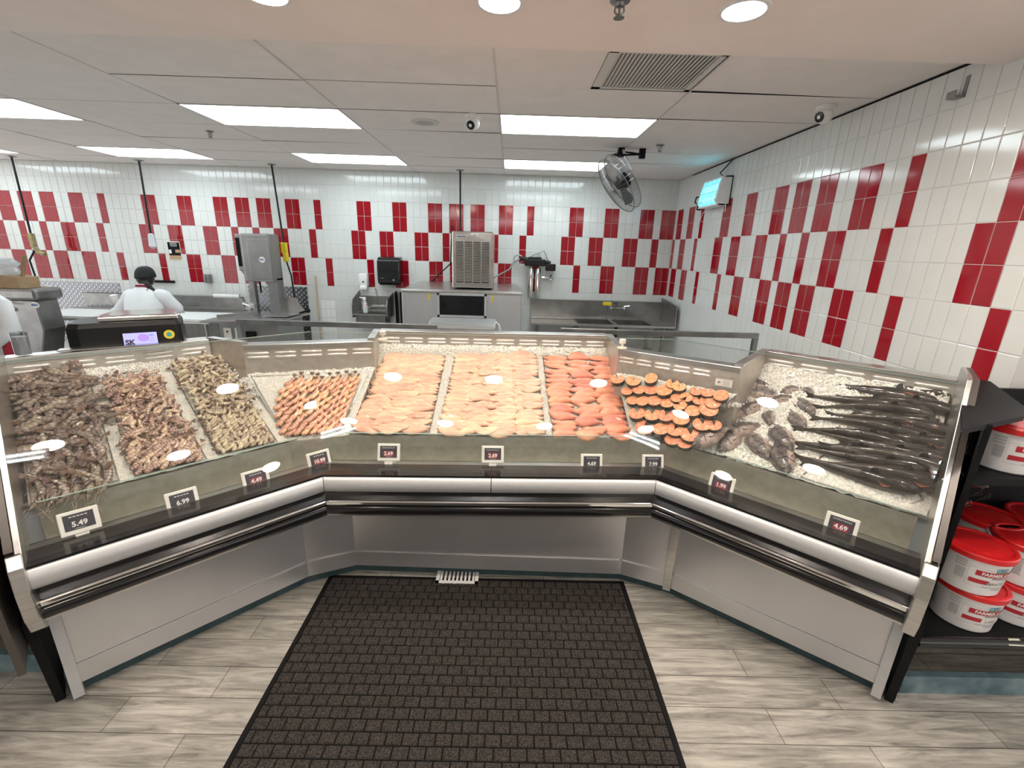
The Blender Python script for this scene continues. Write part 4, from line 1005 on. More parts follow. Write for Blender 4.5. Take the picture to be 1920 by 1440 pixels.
# diamond plates on the wall
def plate(name, x0, x1, z0, z1, lab):
    g = MB(); g.box((x0,-.012,z0),(x1,-.0045,z1)); return tag(g.build(name, m_dia, origin=((x0+x1)/2,-.008,z0)), lab, 'wall plate')
plate('diamond_plate', -10.6, -8.44, .30, 1.225, 'wide diamond tread plate on the wall behind the left tables')
plate('diamond_plate', -6.47, -5.56, .30, 1.245, 'narrow diamond tread plate on the wall behind the band saw')
# poster
a = ony(312,452,-.01); b = ony(342,488,-.01)
g = MB(); g.box((a.x,-.010,b.z),(b.x,-.0046,a.z)); g.slot(1)
cx = (a.x+b.x)/2; hz = a.z-b.z; w = b.x-a.x
rect(g, (cx,-.0106,b.z+hz*.40), X, Z, w*.94, hz*.74); rect(g, (cx,-.0106,b.z+hz*.83), X, Z, w*.94, hz*.26); g.slot(2)
rect(g, (cx,-.0112,b.z+hz*.14), X, Z, w*.92, hz*.22); rect(g, (cx+w*.25,-.0112,b.z+hz*.48), X, Z, w*.36, hz*.16)
g.slot(0); rect(g, (cx-w*.34,-.0113,b.z+hz*.45), X, Z, w*.2, hz*.2)
for k, t_ in enumerate((.92,.86,.80,.74)): rect(g, (cx,-.0113,b.z+hz*t_), X, Z, w*(.6-.1*(k%2)), hz*.018)
tag(g.build('poster', [wht_w, blk_mt, mat('poster_tan', (.50,.30,.18), .6)], origin=(cx,-.01,b.z)), 'small black and tan safety poster taped to the tiled wall', 'poster')
# outlet boxes
def wallbox(name, u, v, w, h, d, m, lab, cat):
    c = ony(u, v, -.01); g = MB(); g.rbox((c.x-w/2,-d-.005,c.z-h/2),(c.x+w/2,-.005,c.z+h/2), min(.008, w*.1)); t = thing(name, (c.x,-.005,c.z-h/2), lab, cat)
    g.build('box', m, t); return t, c
t, c = wallbox('outlet_box', 392, 522, .10, .13, .06, steel_dk, 'grey double electrical outlet box below the poster', 'outlet')
g = MB(); g.rbox((c.x-.045,-.078,c.z-.05),(c.x-.004,-.064,c.z+.05),.004); g.build('cover', steel_dk, t); g = MB(); g.rbox((c.x+.004,-.078,c.z-.05),(c.x+.045,-.064,c.z+.05),.004); g.build('cover', steel_dk, t)
t, c = wallbox('switch_plate', 470, 482, .085, .13, .012, grey_pl, 'flat grey wall cover plate left of the band saw head', 'switch plate')
g = MB(); g.rbox((c.x-.008,-.026,c.z-.02),(c.x+.008,-.016,c.z+.02),.002); g.build('toggle', grey_pl, t)
# knife rail
a = ony(282,527,-.03); g = MB(); g.rbox((a.x-.02,-.035,a.z-.02),(a.x+.36,-.006,a.z+.015),.004); tag(g.build('magnetic_knife_rail', blk_mt, origin=(a.x,-.02,a.z)), 'dark magnetic knife rail on the wall behind the worker', 'knife rail')
# access tiles
g = MB()
for i in range(3):
    for j in range(5):
        g.rbox((-5.37+.075*i,-.010,1.05-.135*j-.130),(-5.37+.075*i+.071,-.0046,1.05-.135*j),.002)
tag(g.build('tile_repair_patch', mat('new_white_tile', (.82,.82,.82), .2), origin=(-5.26,-.005,.38)), 'patch of brighter replacement tiles low on the wall beside the stick', 'tile patch')
# wooden stick leaning
a = ony(590,517,-.08); g = MB(); g.tube([(a.x+.03,-.14,.0),(a.x,-.05,a.z)], .013, 8)
tag(g.build('broomstick', mat('pale_wood_stick', (.46,.36,.24), .6), origin=(a.x+.03,-.14,0)), 'bare wooden broomstick leaning on the wall right of the band saw', 'stick')
# steel wall shelf / splash behind the tables
t = thing('prep_table', (-7.3,-.35,0), 'long stainless prep table with raised splash along the back wall', 'table')
g = MB(); g.box((-9.0,-.045,.90),(-6.55,-.02,1.06)); g.box((-9.0,-.09,1.055),(-6.55,-.02,1.07)); g.build('backsplash', steel_dk, t)
g = MB(); g.box((-9.0,-.42,.845),(-6.50,-.02,.87)); g.build('tabletop', steel, t)
for x in (-8.9,-6.6):
    g = MB(); g.tube([(x,-.12,0),(x,-.12,.845)], .02, 8); g.build('leg', steel_dk, t, smooth=True)
g = MB(); g.tube([(-6.95,-.10,1.085),(-6.56,-.10,1.085)], .03, 12); tag(g.build('paper_roll', wht, origin=(-6.75,-.1,1.06), smooth=True), 'short roll of white paper on the splash ledge left of the band saw', 'paper roll')
# white cutting tables
def cut_table(x0, x1, y0, y1, z, lab, cut=0):
    t = thing('cutting_table', ((x0+x1)/2,(y0+y1)/2,0), lab, 'table')
    pts = [(x0,y0),(x1,y0),(x1,y1),(x0+cut,y1)]
    g = MB(); g.prism([V((p[0],p[1],z-.035)) for p in pts], (0,0,.035)); g.build('cutting_board', board, t, bevel=.004)
    g = MB(); g.prism([V((p[0],p[1],z-.06)) for p in pts], (0,0,.023)); g.build('frame', steel, t)
    for x in (x0+.08, x1-.08):
        for y in (y0+.06, y1-.06):
            g = MB(); g.tube([(x,y,0),(x,y,z-.06)], .020, 8); g.build('leg', steel, t, smooth=True)
    g = MB(); g.box((x0+.08,y0+.06,.25),(x1-.08,y1-.06,.27)); g.build('undershelf', steel_dk, t)
cut_table(-8.85, -7.30, -1.12, -.46, .885, 'white topped cutting table in front of the worker, left one', .0)
cut_table(-7.28, -6.42, -1.12, -.46, .885, 'white topped cutting table between the worker and the band saw')
# left grinder / tumbler with box on top
t = thing('meat_mixer', (-8.85,-1.55,0), 'large grey steel meat mixer at the left edge with oval badge', 'machine')
a = ony(0,535,-1.55); b = ony(92,548,-1.55); zt = 1.30; xr = ony(93,545,-1.62).x
g = MB(); g.rbox((-9.6,-1.80,1.16),(xr,-1.45,zt),.035); g.build('top_tray', steel_dk, t)
g = MB(); g.prism([V((-9.5,-1.78,1.16)), V((xr-.05,-1.78,1.16)), V((xr-.03,-1.78,.82)), V((xr-.15,-1.78,.45)), V((-9.5,-1.78,.45))], (0,.28,0)); g.build('housing', steel_dk, t, bevel=.01)
g = MB(); g.prism([V((xr-.36,-1.786,1.14)), V((xr-.34,-1.786,1.14)), V((xr-.28,-1.786,.55)), V((xr-.30,-1.786,.55))], (0,.01,0)); g.build('seam', blk_mt, t)
g = MB(); bc = ony(65,572,-1.786); disc(g, bc, X, Z, .055, 24, .036); g.slot(1); put_text(g, 'BIRO', .036, bc-Y*.003, X, Z, .04); g.build('badge', [wht, mat('badge_blue', (.03,.13,.35), .4)], t)
g = MB(); l1 = ony(12,565,-1.8); g.tube([l1, l1+V((.02,-.05,-.03)), l1+V((.10,-.05,-.03))], .012, 6); g.lathe([(.025,0),(.025,.03),(.01,.035)], ony(25,580,-1.78), 12, axis=(0,-1,0)); g.build('latch', chrome, t)
g = MB(); g.tube([(xr-.30,-1.6,.45),(xr-.30,-1.6,0)], .04, 10); g.tube([(xr-1.2,-1.6,.45),(xr-1.2,-1.6,0)], .04, 10); g.build('leg', steel_dk, t)
g = MB(); g.prism([V((-9.6,-1.76,zt)), V((xr-.20,-1.76,zt)), V((xr-.20,-1.76,zt+.12)), V((xr-.38,-1.76,zt+.14)), V((-9.6,-1.76,zt+.08))], (0,.25,0))
tag(g.build('cardboard_box', cardboard, origin=(-9,-1.7,zt)), 'torn open brown cardboard box on top of the meat mixer', 'box')
g = MB(); rr = random.Random(4); rings = []
for k in range(9):
    f = k/8; r = .40*(1+.04*rr.uniform(-1,1))*(1 if k < 7 else .8); rings.append([V((xr-.66+ r*math.cos(q)*(1+.05*math.sin(3*q+k)), -1.63+.10*math.sin(q)*(1+.06*math.sin(5*q)), zt+.12+.20*f+.012*math.sin(4*q+k))) for q in [2*PI*j/24 for j in range(24)]])
g.loft(rings); tag(g.build('plastic_bag', bag, origin=(xr-.66,-1.63,zt+.1), smooth='all'), 'crumpled clear white plastic bag standing in the cardboard box', 'bag')
g = MB(); g.tube([(xr-.27,-1.66,zt+.02),(xr-.23,-1.58,zt+.36)], [.016,.022], 8); tag(g.build('wooden_paddle', wood, origin=(xr-.27,-1.66,zt)), 'wooden handle sticking up out of the cardboard box', 'paddle')
g = MB(); g.tube([ony(84,535,-1.2),ony(94,538,-1.15),ony(100,546,-1.1),ony(97,562,-1.1)], .014, 8); g.tube([ony(84,537,-1.1),ony(91,541,-1.1),ony(95,548,-1.1),ony(93,562,-1.1)], .011, 8)
tag(g.build('white_hose', wht, origin=(xr,-1.1,1.2), smooth=True), 'white hose hanging behind the meat mixer', 'hose')

# band saw
t = thing('band_saw', (-5.95,-.70,0), 'tall grey steel band saw with round badge on its upper wheel housing', 'band saw')
sx = -5.93
g = MB(); g.rbox((-6.12,-.66,1.36),(-5.72,-.38,2.00),.02); g.build('upper_housing', saw, t)
g = MB(); g.rbox((-6.03,-.675,1.40),(-5.725,-.655,1.93),.008); sd_ = g.build('door', saw, t)
g = MB(); disc(g, (-5.84,-.679,1.66), X, Z, .042); g.slot(1); put_text(g, 'BIRO', .026, (-5.84,-.681,1.66), X, Z, .04); g.build('badge', [wht, MATS['badge_blue']], sd_)
g = MB(); g.rbox((-6.21,-.62,1.50),(-6.12,-.44,1.99),.01); g.build('blade_guide_housing', saw, t); g = MB(); g.box((-6.20,-.63,1.56),(-6.155,-.619,1.94)); g.build('slot', blk_mt, t)
g = MB(); g.prism([V((-6.20,-.6,1.5)),V((-5.75,-.6,1.5)),V((-5.75,-.6,1.36)),V((-6.10,-.6,1.36))], (0,.15,0)); g.build('lower_bracket', saw, t)
g = MB(); g.box((-5.86,-.58,.90),(-5.72,-.40,1.40)); g.build('column', saw, t)
g = MB(); g.box((-6.11,-.60,.90),(-6.04,-.52,1.40)); g.build('blade_guard', steel_dk, t); g = MB(); g.tube([(-5.98,-.55,1.40),(-5.98,-.55,1.20)], .012, 8); g.build('guide_post', blk_mt, t)
g = MB(); g.rbox((-6.13,-.66,1.00),(-6.03,-.60,1.05),.01); g.tube([(-6.12,-.64,1.03),(-6.20,-.66,1.06)], .018, 8); g.build('clamp_knob', chrome, t)
g = MB(); g.prism([V((-6.42,-1.30,.87)),V((-5.50,-1.22,.87)),V((-5.42,-.30,.87)),V((-6.42,-.30,.87))], (0,0,.025)); g.build('saw_table', steel, t)
g = MB(); g.prism([V((-6.32,-1.10,.905)),V((-5.98,-.72,.905)),V((-5.98,-.72,.95)),V((-6.32,-1.10,.95))], V((.03,-.03,0))); g.build('gauge_bar', steel_dk, t)
g = MB(); g.prism([V((-5.80,-.45,.90)),V((-5.42,-.45,.90)),V((-5.42,-.45,.93)),V((-5.55,-.45,1.13)),V((-5.80,-.45,1.13))], (0,-.012,0)); g.prism([V((-5.80,-.47,.905)),V((-5.40,-.47,.905)),V((-5.50,-.85,.905)),V((-5.82,-.85,.905))], (0,0,.012)); g.build('pusher_plate', steel, t)
g = MB(); g.tube([(-5.44,-.6,.93),(-5.30,-.6,.97)], .014, 8); g.lathe([(.03,0),(.035,.01),(.02,.03)], (-5.32,-.6,.965), 12, axis=(1,0,.3)); g.build('handle', blk_mt, t)
g = MB(); g.box((-6.30,-1.10,.12),(-5.52,-.35,.87)); g.build('base_cabinet', saw, t)
for k, x in enumerate((-6.20, -6.05)):
    g = MB(); g.box((x-.05,-1.106,.55),(x+.05,-1.10,.78)); g.slot(1).lathe([(.012,0),(.012,.006)], (x,-1.106,.73), 10, axis=(0,-1,0)); g.build('switch_plate', [wht_w, blk_mt], t)
g = MB(); g.rbox((-5.95,-1.13,.66),(-5.82,-1.10,.74),.008); g.build('control_box', blk_mt, t)
for x in (-6.2,-5.6):
    for y in (-1.0,-.45): g = MB(); g.tube([(x,y,0),(x,y,.13)], .03, 8); g.build('leg', steel_dk, t)

# hanging drop cords
def cord(u, v, x2, z2, kind, lab, y=-.30):
    a = ony(u, v, y); top = V((a.x, y, CEIL)); t = thing('drop_cord', (top.x, y, z2), lab, 'power cord', 'black power cords dropping from the ceiling')
    g = MB(); g.lathe([(.06,0),(.05,-.012),(.015,-.02)], top, 16); g.build('ceiling_plate', steel_dk, t)
    g = MB(); g.tube([top, V(((top.x*.5+x2*.5), y, (CEIL+z2)/2)), V((x2, y, z2))], .013, 8); g.build('cord', blk, t, smooth=True)
    e = V((x2, y, z2))
    return t, e
t, e = cord(25,308,ony(58,440,-.3).x, ony(58,440,-.3).z, 0, 'black drop cord with taped yellow and grey plug at the far left')
g = MB(); g.rbox((e.x-.03,e.y-.03,e.z-.18),(e.x+.03,e.y+.03,e.z+.02),.012); g.tube([e+V((0,0,-.16)), e+V((.05,0,-.24)), e+V((.13,0,-.27))], .03, 8); g.build('plug', mat('dirty_yellow_tape', (.42,.36,.16), .5, 0, .5, 30), t)
g = MB(); q = ony(72,535,-.3); g.tube([e+V((.02,0,-.18)), V((q.x-.03,-.3,(e.z+q.z)/2)), V((q.x,-.3,q.z))], .012, 8); g.build('lower_cord', blk, t)
t, e = cord(262,310,ony(283,440,-.3).x, ony(283,440,-.3).z, 0, 'black drop cord ending in a white wrapped plug above the worker')
g = MB(); g.lathe([(.012,.02),(.04,0),(.045,-.10),(.05,-.16),(.02,-.19)], e, 12); g.build('plug', bag, t, smooth=True)
t, e = cord(510,318,ony(532,456,-.3).x, ony(532,456,-.3).z, 0, 'black drop cord with bright yellow socket box beside the band saw')
g = MB(); g.rbox((e.x-.04,e.y-.03,e.z-.14),(e.x+.04,e.y+.03,e.z+.01),.012); g.rbox((e.x-.025,e.y-.03,e.z-.26),(e.x+.045,e.y+.03,e.z-.13),.015); g.build('socket_box', yellow, t)
g = MB(); q = ony(555,575,-.3); g.tube([e+V((.01,0,-.25)), V((q.x-.02,-.3,(e.z+q.z)/2)), V((q.x,-.3,q.z))], .012, 8); g.build('lower_cord', blk, t)
t, e = cord(863,328,ony(863,440,-.3).x, 1.9, 0, 'straight black drop cord ending behind the ice machine')
g = MB(); g.rbox((e.x-.03,e.y-.03,e.z-.16),(e.x+.03,e.y+.03,e.z+.01),.012); g.build('plug', blk, t)

# hand sink
t = thing('hand_sink', (-4.42,-.22,.72), 'small stainless wall hand sink with side splashes', 'sink')
a = ony(660,548,-.01); x0, x1 = -4.73, -4.25; zr = .915; yf = -.42
g = MB(); g.box((x0,-.018,zr-.02),(x1,-.005,1.14)); g.build('backsplash', steel, t)
g = MB(); g.prism([V((x0-.02,-.01,zr-.06)),V((x0-.02,-.01,1.20)),V((x0-.02,-.06,1.22)),V((x0-.02,yf+.04,1.12)),V((x0-.02,yf,1.04)),V((x0-.02,yf,zr-.06))], (.012,0,0)); g.build('side_splash', steel_dk, t); g = MB(); g.prism([V((x1+.01,-.01,zr-.06)),V((x1+.01,-.01,1.20)),V((x1+.01,yf+.04,1.12)),V((x1+.01,yf,1.04)),V((x1+.01,yf,zr-.06))], (.012,0,0)); g.build('side_splash', steel_dk, t)
g = MB(); g.box((x0-.01,yf-.02,zr-.02),(x1+.01,yf+.035,zr)); g.box((x0-.01,yf,zr-.02),(x0+.03,-.01,zr)); g.box((x1-.03,yf,zr-.02),(x1+.01,-.01,zr)); g.box((x0,-.10,zr-.02),(x1,-.01,zr)); g.build('rim', steel, t)
g = MB(); g.box((x0+.03,yf+.035,zr-.20),(x1-.03,yf+.045,zr-.02)); g.box((x0+.03,-.11,zr-.20),(x1-.03,-.10,zr-.02)); g.box((x0+.03,yf+.035,zr-.21),(x1-.03,-.10,zr-.20)); g.box((x0+.02,yf+.03,zr-.21),(x0+.03,-.10,zr-.02)); g.box((x1-.03,yf+.03,zr-.21),(x1-.02,-.10,zr-.02)); g.build('basin', steel_dk, t)
tf = thing('gooseneck_tap', (-4.47,-.06,.99), 'thin chrome gooseneck tap over the hand sink', 'tap')
g = MB(); g.tube([(-4.47,-.05,.99),(-4.47,-.06,1.20)] + [(-4.47,-.06-.06*(1-math.cos(q)),1.20+.06*math.sin(q)) for q in [PI*k/8 for k in range(1,9)]], .008, 8); g.build('spout', chrome, tf, smooth=True)
g = MB(); g.tube([(-4.57,-.05,.985),(-4.37,-.05,.985)], .014, 8); g.build('body', chrome, tf)
for s in (-1,1): g = MB(); g.tube([(-4.47+s*.10,-.05,.985),(-4.47+s*.16,-.11,.95)], .009, 6); g.build('handle', chrome, tf)
g = MB(); g.rbox((-4.115,-.10,.60),(-4.085,-.01,1.22),.004); g.rbox((-4.20,-.05,.55),(-4.17,-.01,1.22),.006); g.tube([(-4.19,-.07,1.2),(-4.16,-.09,.4)], .012, 6); g.tube([(-4.16,-.07,1.2),(-4.15,-.09,.4)], .012, 6)
tag(g.build('folded_wall_rack', blk_mt, origin=(-4.14,-.05,.4)), 'dark folded metal rack hanging on the wall right of the hand sink', 'rack')
# soap dispenser
t = thing('soap_dispenser', (-4.655,-.06,1.23), 'white wall soap dispenser above the hand sink', 'soap dispenser')
g = MB(); g.rbox((-4.725,-.11,1.29),(-4.59,-.005,1.48),.025); g.build('body', wht, t, smooth=True)
g = MB(); g.rbox((-4.71,-.14,1.235),(-4.60,-.02,1.30),.02); g.build('push_bar', wht, t, smooth=True)
g = MB(); disc(g, (-4.655,-.1115,1.355), X, Z, .013); g.build('window', blk, t)
# towel dispenser
a = ony(707,482,-.20); b = ony(748,533,-.20); t = thing('towel_dispenser', ((a.x+b.x)/2,-.1,b.z), 'large glossy black paper towel dispenser on the tiled wall', 'towel dispenser')
g = MB(); prof = [(0,b.z+.02),(-.19,b.z),(-.215,b.z+.06),(-.22,(a.z+b.z)/2),(-.20,a.z-.05),(-.14,a.z),(0,a.z+.01)]
g.prism([V((a.x-.01,y-.005,z)) for y, z in prof], (b.x-a.x+.03,0,0)); g.build('cover', blk_sh, t, bevel=.018)
g = MB(); g.box((a.x+.02,-.215,b.z-.015),(b.x-.01,-.08,b.z+.005)); g.build('paper_slot', blk_mt, t)
g = MB(); disc(g, (b.x-.07,-.226,b.z+.06), X, Z, .014); rect(g, (a.x+.07,-.2265,b.z+.085), X, Z, .05, .006); g.build('emblem', mat('silver_print', (.6,.6,.6), .3, .8), t)
# spray bottle
a = ony(684,560,-.36); t = thing('spray_bottle', (a.x,-.36,.92), 'clear spray bottle with white trigger hanging on the hand sink', 'spray bottle')
g = MB(); g.lathe([(.001,.0),(.036,.002),(.038,.10),(.030,.14),(.014,.17),(.014,.19)], (a.x,-.36,.925), 16); g.build('bottle', bag, t, smooth=True)
g = MB(); g.rbox((a.x-.03,-.38,1.11),(a.x+.015,-.34,1.155),.006); g.tube([(a.x-.03,-.36,1.14),(a.x-.075,-.36,1.15)], .009, 6); g.tube([(a.x-.02,-.36,1.11),(a.x-.045,-.36,1.06)], .006, 6); g.build('trigger', wht, t)
g = MB(); g.box((a.x+.020,-.385,1.03),(a.x+.032,-.345,1.055)); g.build('red_tab', redlid, t)

# ice machine
t = thing('ice_bin', (-3.07,-.62,0), 'wide dented stainless ice bin with black hatch window', 'ice bin')
ix0, ix1 = -3.85, -2.275; iz = 1.36; fy = -1.10
g = MB(); g.rbox((ix0,fy,.15),(ix1,-.06,iz-.04),.01); g.build('body', steel_v, t)
g = MB(); g.prism([V((ix0-.012,fy-.015,iz-.045)),V((ix1+.012,fy-.015,iz-.045)),V((ix1+.012,-.04,iz-.045)),V((ix0-.012,-.04,iz-.045))], (0,0,.03)); g.prism([V((ix0+.0,fy+.01,iz-.015)),V((ix1,fy+.01,iz-.015)),V((ix1-.05,-.08,iz+.02)),V((ix0+.05,-.08,iz+.02))], (0,0,.012)); g.build('lid', steel, t, bevel=.003)
a = ony(824,553,fy); b = ony(908,592,fy)
g = MB(); e = .028
for lo, hi in (((a.x-e,a.z),(b.x+e,a.z+e)),((a.x-e,b.z-e),(b.x+e,b.z)),((a.x-e,b.z-e),(a.x,a.z+e)),((b.x,b.z-e),(b.x+e,a.z+e))): g.box((lo[0],fy-.022,lo[1]),(hi[0],fy+.002,hi[1]))
hf = g.build('hatch_frame', alum, t)
g = MB(); g.box((a.x,fy-.012,b.z),(b.x,fy-.002,a.z)); hd = g.build('hatch_door', blk_sh, hf)
for x in (a.x+.05, b.x-.05): g = MB(); g.rbox((x-.008,fy-.022,(a.z+b.z)/2-.04),(x+.008,fy-.010,(a.z+b.z)/2+.04),.004); g.build('handle', blk_mt, hd)
for x in (-3.49,-2.66):
    g = MB(); g.obox((x,fy-.004,1.27), (.010,0,0), (0,.003,0), (0,0,.045)); g.build('caution_sticker', yellow, t)
for x in (ix0+.1, ix1-.1):
    for y in (fy+.1,-.2): g = MB(); g.tube([(x,y,0),(x,y,.16)], .025, 8); g.build('leg', steel_dk, t)
t = thing('ice_maker_head', (-2.92,-.5,iz+.02), 'upright stainless ice maker unit with four louvred columns on the bin', 'ice maker')
hx0, hx1 = -3.20, -2.665; hz0, hz1 = iz+.022, 2.10; hy = -.95
g = MB(); g.rbox((hx0,hy,hz0),(hx1,-.15,hz1),.012); g.build('housing', steel_sh, t)
for k in range(4):
    xa = hx0+.055+.112*k; xb = xa+.095; g = MB(); g.box((xa,hy-.002,hz0+.07),(xb,hy+.0,hz1-.13)); g.slot(1)
    n = 30
    for q in range(n):
        z = hz0+.08+(hz1-hz0-.22)*(q+.5)/n; g.obox(((xa+xb)/2,hy-.005,z), ((xb-xa)/2-.002,0,0), (0,.004,.0072), (0,.001,-.0008))
    g.build('louvre_panel', [blk_mt, steel_sh], t)
g = MB(); g.box((hx0+.05,hy-.004,hz1-.09),(hx0+.20,hy-.001,hz1-.045)); g.slot(1); [rect(g, (hx0+.08+.018*q_,hy-.006,hz1-.067), X, Z, .012, .014) for q_ in range(6)]; g.build('badge', [alum, blkink], t)
g = MB(); g.tube([ony(927,520,-.6), ony(955,505,-.3), ony(963,492,-.1), ony(975,486,-.06)], .012, 8); tag(g.build('grey_hose', grey_pl, origin=ony(940,510,-.4), smooth=True), 'grey flexible hose from the ice maker to the wall filter', 'hose')
g = MB(); g.tube([(-3.62,-.12,iz+.03),(-3.33,-.10,1.66),(-3.30,-.10,2.2)], .010, 8); tag(g.build('black_cable', blk, origin=(-3.6,-.12,iz)), 'black cable rising from the ice bin behind the ice maker', 'cable')
# water filter assembly
t = thing('water_filter', (-1.98,-.10,1.2), 'water filter on the wall with black valves and two chrome canisters', 'water filter')
for u in (996, 1009):
    a = ony(u,503,-.12); b = ony(u,558,-.12); g = MB(); g.lathe([(.03,0),(.042,.01),(.042,a.z-b.z-.02),(.03,a.z-b.z)], (a.x,-.12,b.z), 16); g.build('canister', steel_sh, t, smooth=True)
g = MB(); a = ony(990,492,-.12); g.rbox((a.x-.05,-.18,a.z-.05),(a.x+.26,-.06,a.z+.05),.015); g.rbox((a.x+.0,-.16,a.z+.04),(a.x+.20,-.06,a.z+.08),.01); g.tube([(a.x-.12,-.12,a.z+.06),(a.x+.34,-.12,a.z+.0)], .028, 8); g.build('valve_head', blk, t)
g = MB(); a = ony(1030,501,-.12); g.rbox((a.x-.06,-.2,a.z-.055),(a.x+.09,-.06,a.z+.05),.015); g.build('pressure_switch', blk_sh, t)
g = MB(); c = ony(972,486,-.08); g.tube([c+V((.07*math.cos(q),-.01,.06*math.sin(q))) for q in [2*PI*k/16 for k in range(17)]], .010, 6); g.tube([ony(980,490,-.1), ony(1000,478,-.1), ony(1020,470,-.1), ony(1026,485,-.1), ony(1029,492,-.1)], .009, 6); g.build('hose_loop', grey_pl, t, smooth=True)
g = MB(); a = ony(1016,520,-.1); b = ony(1033,520,-.1); g.tube([a, b], .010, 6); g.lathe([(.02,-.02),(.038,-.01),(.038,.02),(.02,.03)], b, 14, axis=(0,-1,0)); g.build('float_valve', chrome, t)
g = MB(); c = ony(1010,479,-.03); g.lathe([(.03,0),(.03,.02)], c, 14, axis=(0,-1,0)); g.build('gauge', steel, t)

# compartment sink
t = thing('compartment_sink', (-1.1,-.4,0), 'long stainless compartment sink in the right corner with tall splash', 'sink')
sx0, sx1 = -2.10, -.04; sy = -.72; rz = .90; tz = 1.165
g = MB(); g.box((sx0,-.03,rz-.02),(sx1,-.006,tz)); g.box((sx0,-.06,tz-.01),(sx1,-.006,tz)); g.build('backsplash', steel_dk, t)
g = MB(); g.prism([V((sx1-.03,-.02,rz-.03)),V((sx1-.03,-.02,tz+.07)),V((sx1-.03,sy+.02,tz+.02)),V((sx1-.03,sy-.02,rz-.03))], (.014,0,0)); g.build('side_splash', steel_dk, t)
bas = [(-1.42,-.92),(-.86,-.36)]
g = MB(); g.box((sx0,sy-.02,rz-.025),(sx1-.03,sy+.05,rz)); g.box((sx0,-.14,rz-.012),(sx1-.03,-.03,rz-.004)); g.box((sx0,sy+.05,rz-.030),(bas[0][0],-.14,rz-.022)); g.box((bas[0][1],sy+.05,rz-.012),(bas[1][0],-.14,rz-.004)); g.box((bas[1][1],sy+.05,rz-.012),(sx1-.03,-.14,rz-.004)); g.build('deck', steel, t)
for x0_, x1_ in bas:
    g = MB(); g.box((x0_,sy+.05,rz-.32),(x1_,-.14,rz-.31)); g.box((x0_-.006,sy+.044,rz-.32),(x0_,-.134,rz-.012)); g.box((x1_,sy+.044,rz-.32),(x1_+.006,-.134,rz-.012)); g.box((x0_,sy+.044,rz-.32),(x1_,sy+.05,rz-.012)); g.box((x0_,-.14,rz-.32),(x1_,-.134,rz-.012)); g.build('basin', steel_dk, t)
for x in (sx0+.1, -1.1, sx1-.15):
    for y in (sy+.08, -.1): g = MB(); g.tube([(x,y,0),(x,y,rz-.03)], .02, 8); g.build('leg', steel_dk, t)
t = thing('sink_faucet', (-.98,-.05,1.03), 'chrome wall faucet with lever handles and yellow spout sleeve', 'tap')
fz = ony(1158,578,-.08).z; fx = ony(1158,578,-.08).x
g = MB(); g.tube([(fx-.10,-.08,fz),(fx+.10,-.08,fz)], .016, 10); g.tube([(fx-.10,-.03,fz),(fx-.10,-.09,fz)], .02, 10); g.tube([(fx+.10,-.03,fz),(fx+.10,-.09,fz)], .02, 10); g.build('body', chrome, t, smooth=True)
for s in (-1,1): g = MB(); g.tube([(fx+s*.10,-.09,fz+.03),(fx+s*.17,-.12,fz+.045)], .008, 6); g.lathe([(.015,0),(.013,.035)], (fx+s*.10,-.08,fz), 10); g.build('handle', chrome, t)
g = MB(); g.tube([(fx,-.08,fz),(fx,-.08,fz+.07),(fx-.05,-.13,fz+.09),(fx-.17,-.25,fz+.085)], .010, 8); g.build('spout', steel_dk, t, smooth=True)
g = MB(); g.rbox((fx-.27,-.33,fz+.065),(fx-.15,-.23,fz+.11),.006); g.build('yellow_sleeve', yellow, t)
g = MB(); g.tube([(fx-.20,-.28,fz+.065),(fx-.205,-.28,fz-.10),(fx-.21,-.28,fz-.20)], [.006,.004,.006], 6); tag(g.build('running_water', clearpl, origin=(fx-.2,-.28,fz)), 'thin stream of water running from the yellow tipped faucet', 'water')

# service rails behind the counter
def railing(u0, v0, u1, v1, yy, endpost, lab):
    a = ony(u0, v0, yy); b = ony(u1, v1, yy); z = (a.z+b.z)/2; t = thing('service_rail', ((a.x+b.x)/2, yy, 0), lab, 'rail')
    g = MB(); g.box((a.x,yy-.02,z-.045),(b.x,yy+.02,z)); g.build('top_rail', steel_dk, t, bevel=.003)
    for x in endpost(a, b): g = MB(); g.box((x-.02,yy-.02,0),(x+.02,yy+.02,z-.045)); g.build('post', steel_dk, t)
railing(443,598,820,609,-3.2, lambda a, b: (a.x+.02, b.x-.25), 'left square tube steel rail behind the counter, below the band saw')
railing(1052,615,1422,625,-3.2, lambda a, b: (b.x-.02, a.x+.75), 'right square tube steel rail behind the counter, before the corner sink')
a = ony(805,600,-2.7); b = ony(930,622,-2.7)
t = thing('film_wrapper', ((a.x+b.x)/2,-2.6,0), 'grey rounded steel film wrapping stand just behind the centre case', 'wrapping station')
g = MB(); prof = [(-.18,b.z-.25),(-.18,a.z-.05),(-.14,a.z-.01),(-.08,a.z),(.10,a.z),(.10,b.z-.25)]
g.prism([V((a.x,-2.6+y,z)) for y, z in prof], (b.x-a.x,0,0)); g.build('cover', grey_pl, t, bevel=.015)
g = MB(); g.box((a.x+.1,-2.7,0),(b.x-.1,-2.5,b.z-.25)); g.build('stand', grey_pl, t)
g = MB(); c = ony(934,606,-2.7); g.tube([(b.x-.01,-2.68,c.z+.01),(b.x+.03,-2.68,c.z-.02),(b.x+.05,-2.68,c.z-.12),(b.x+.05,-2.68,c.z-.3)], .008, 6); g.build('cable', wht, t)

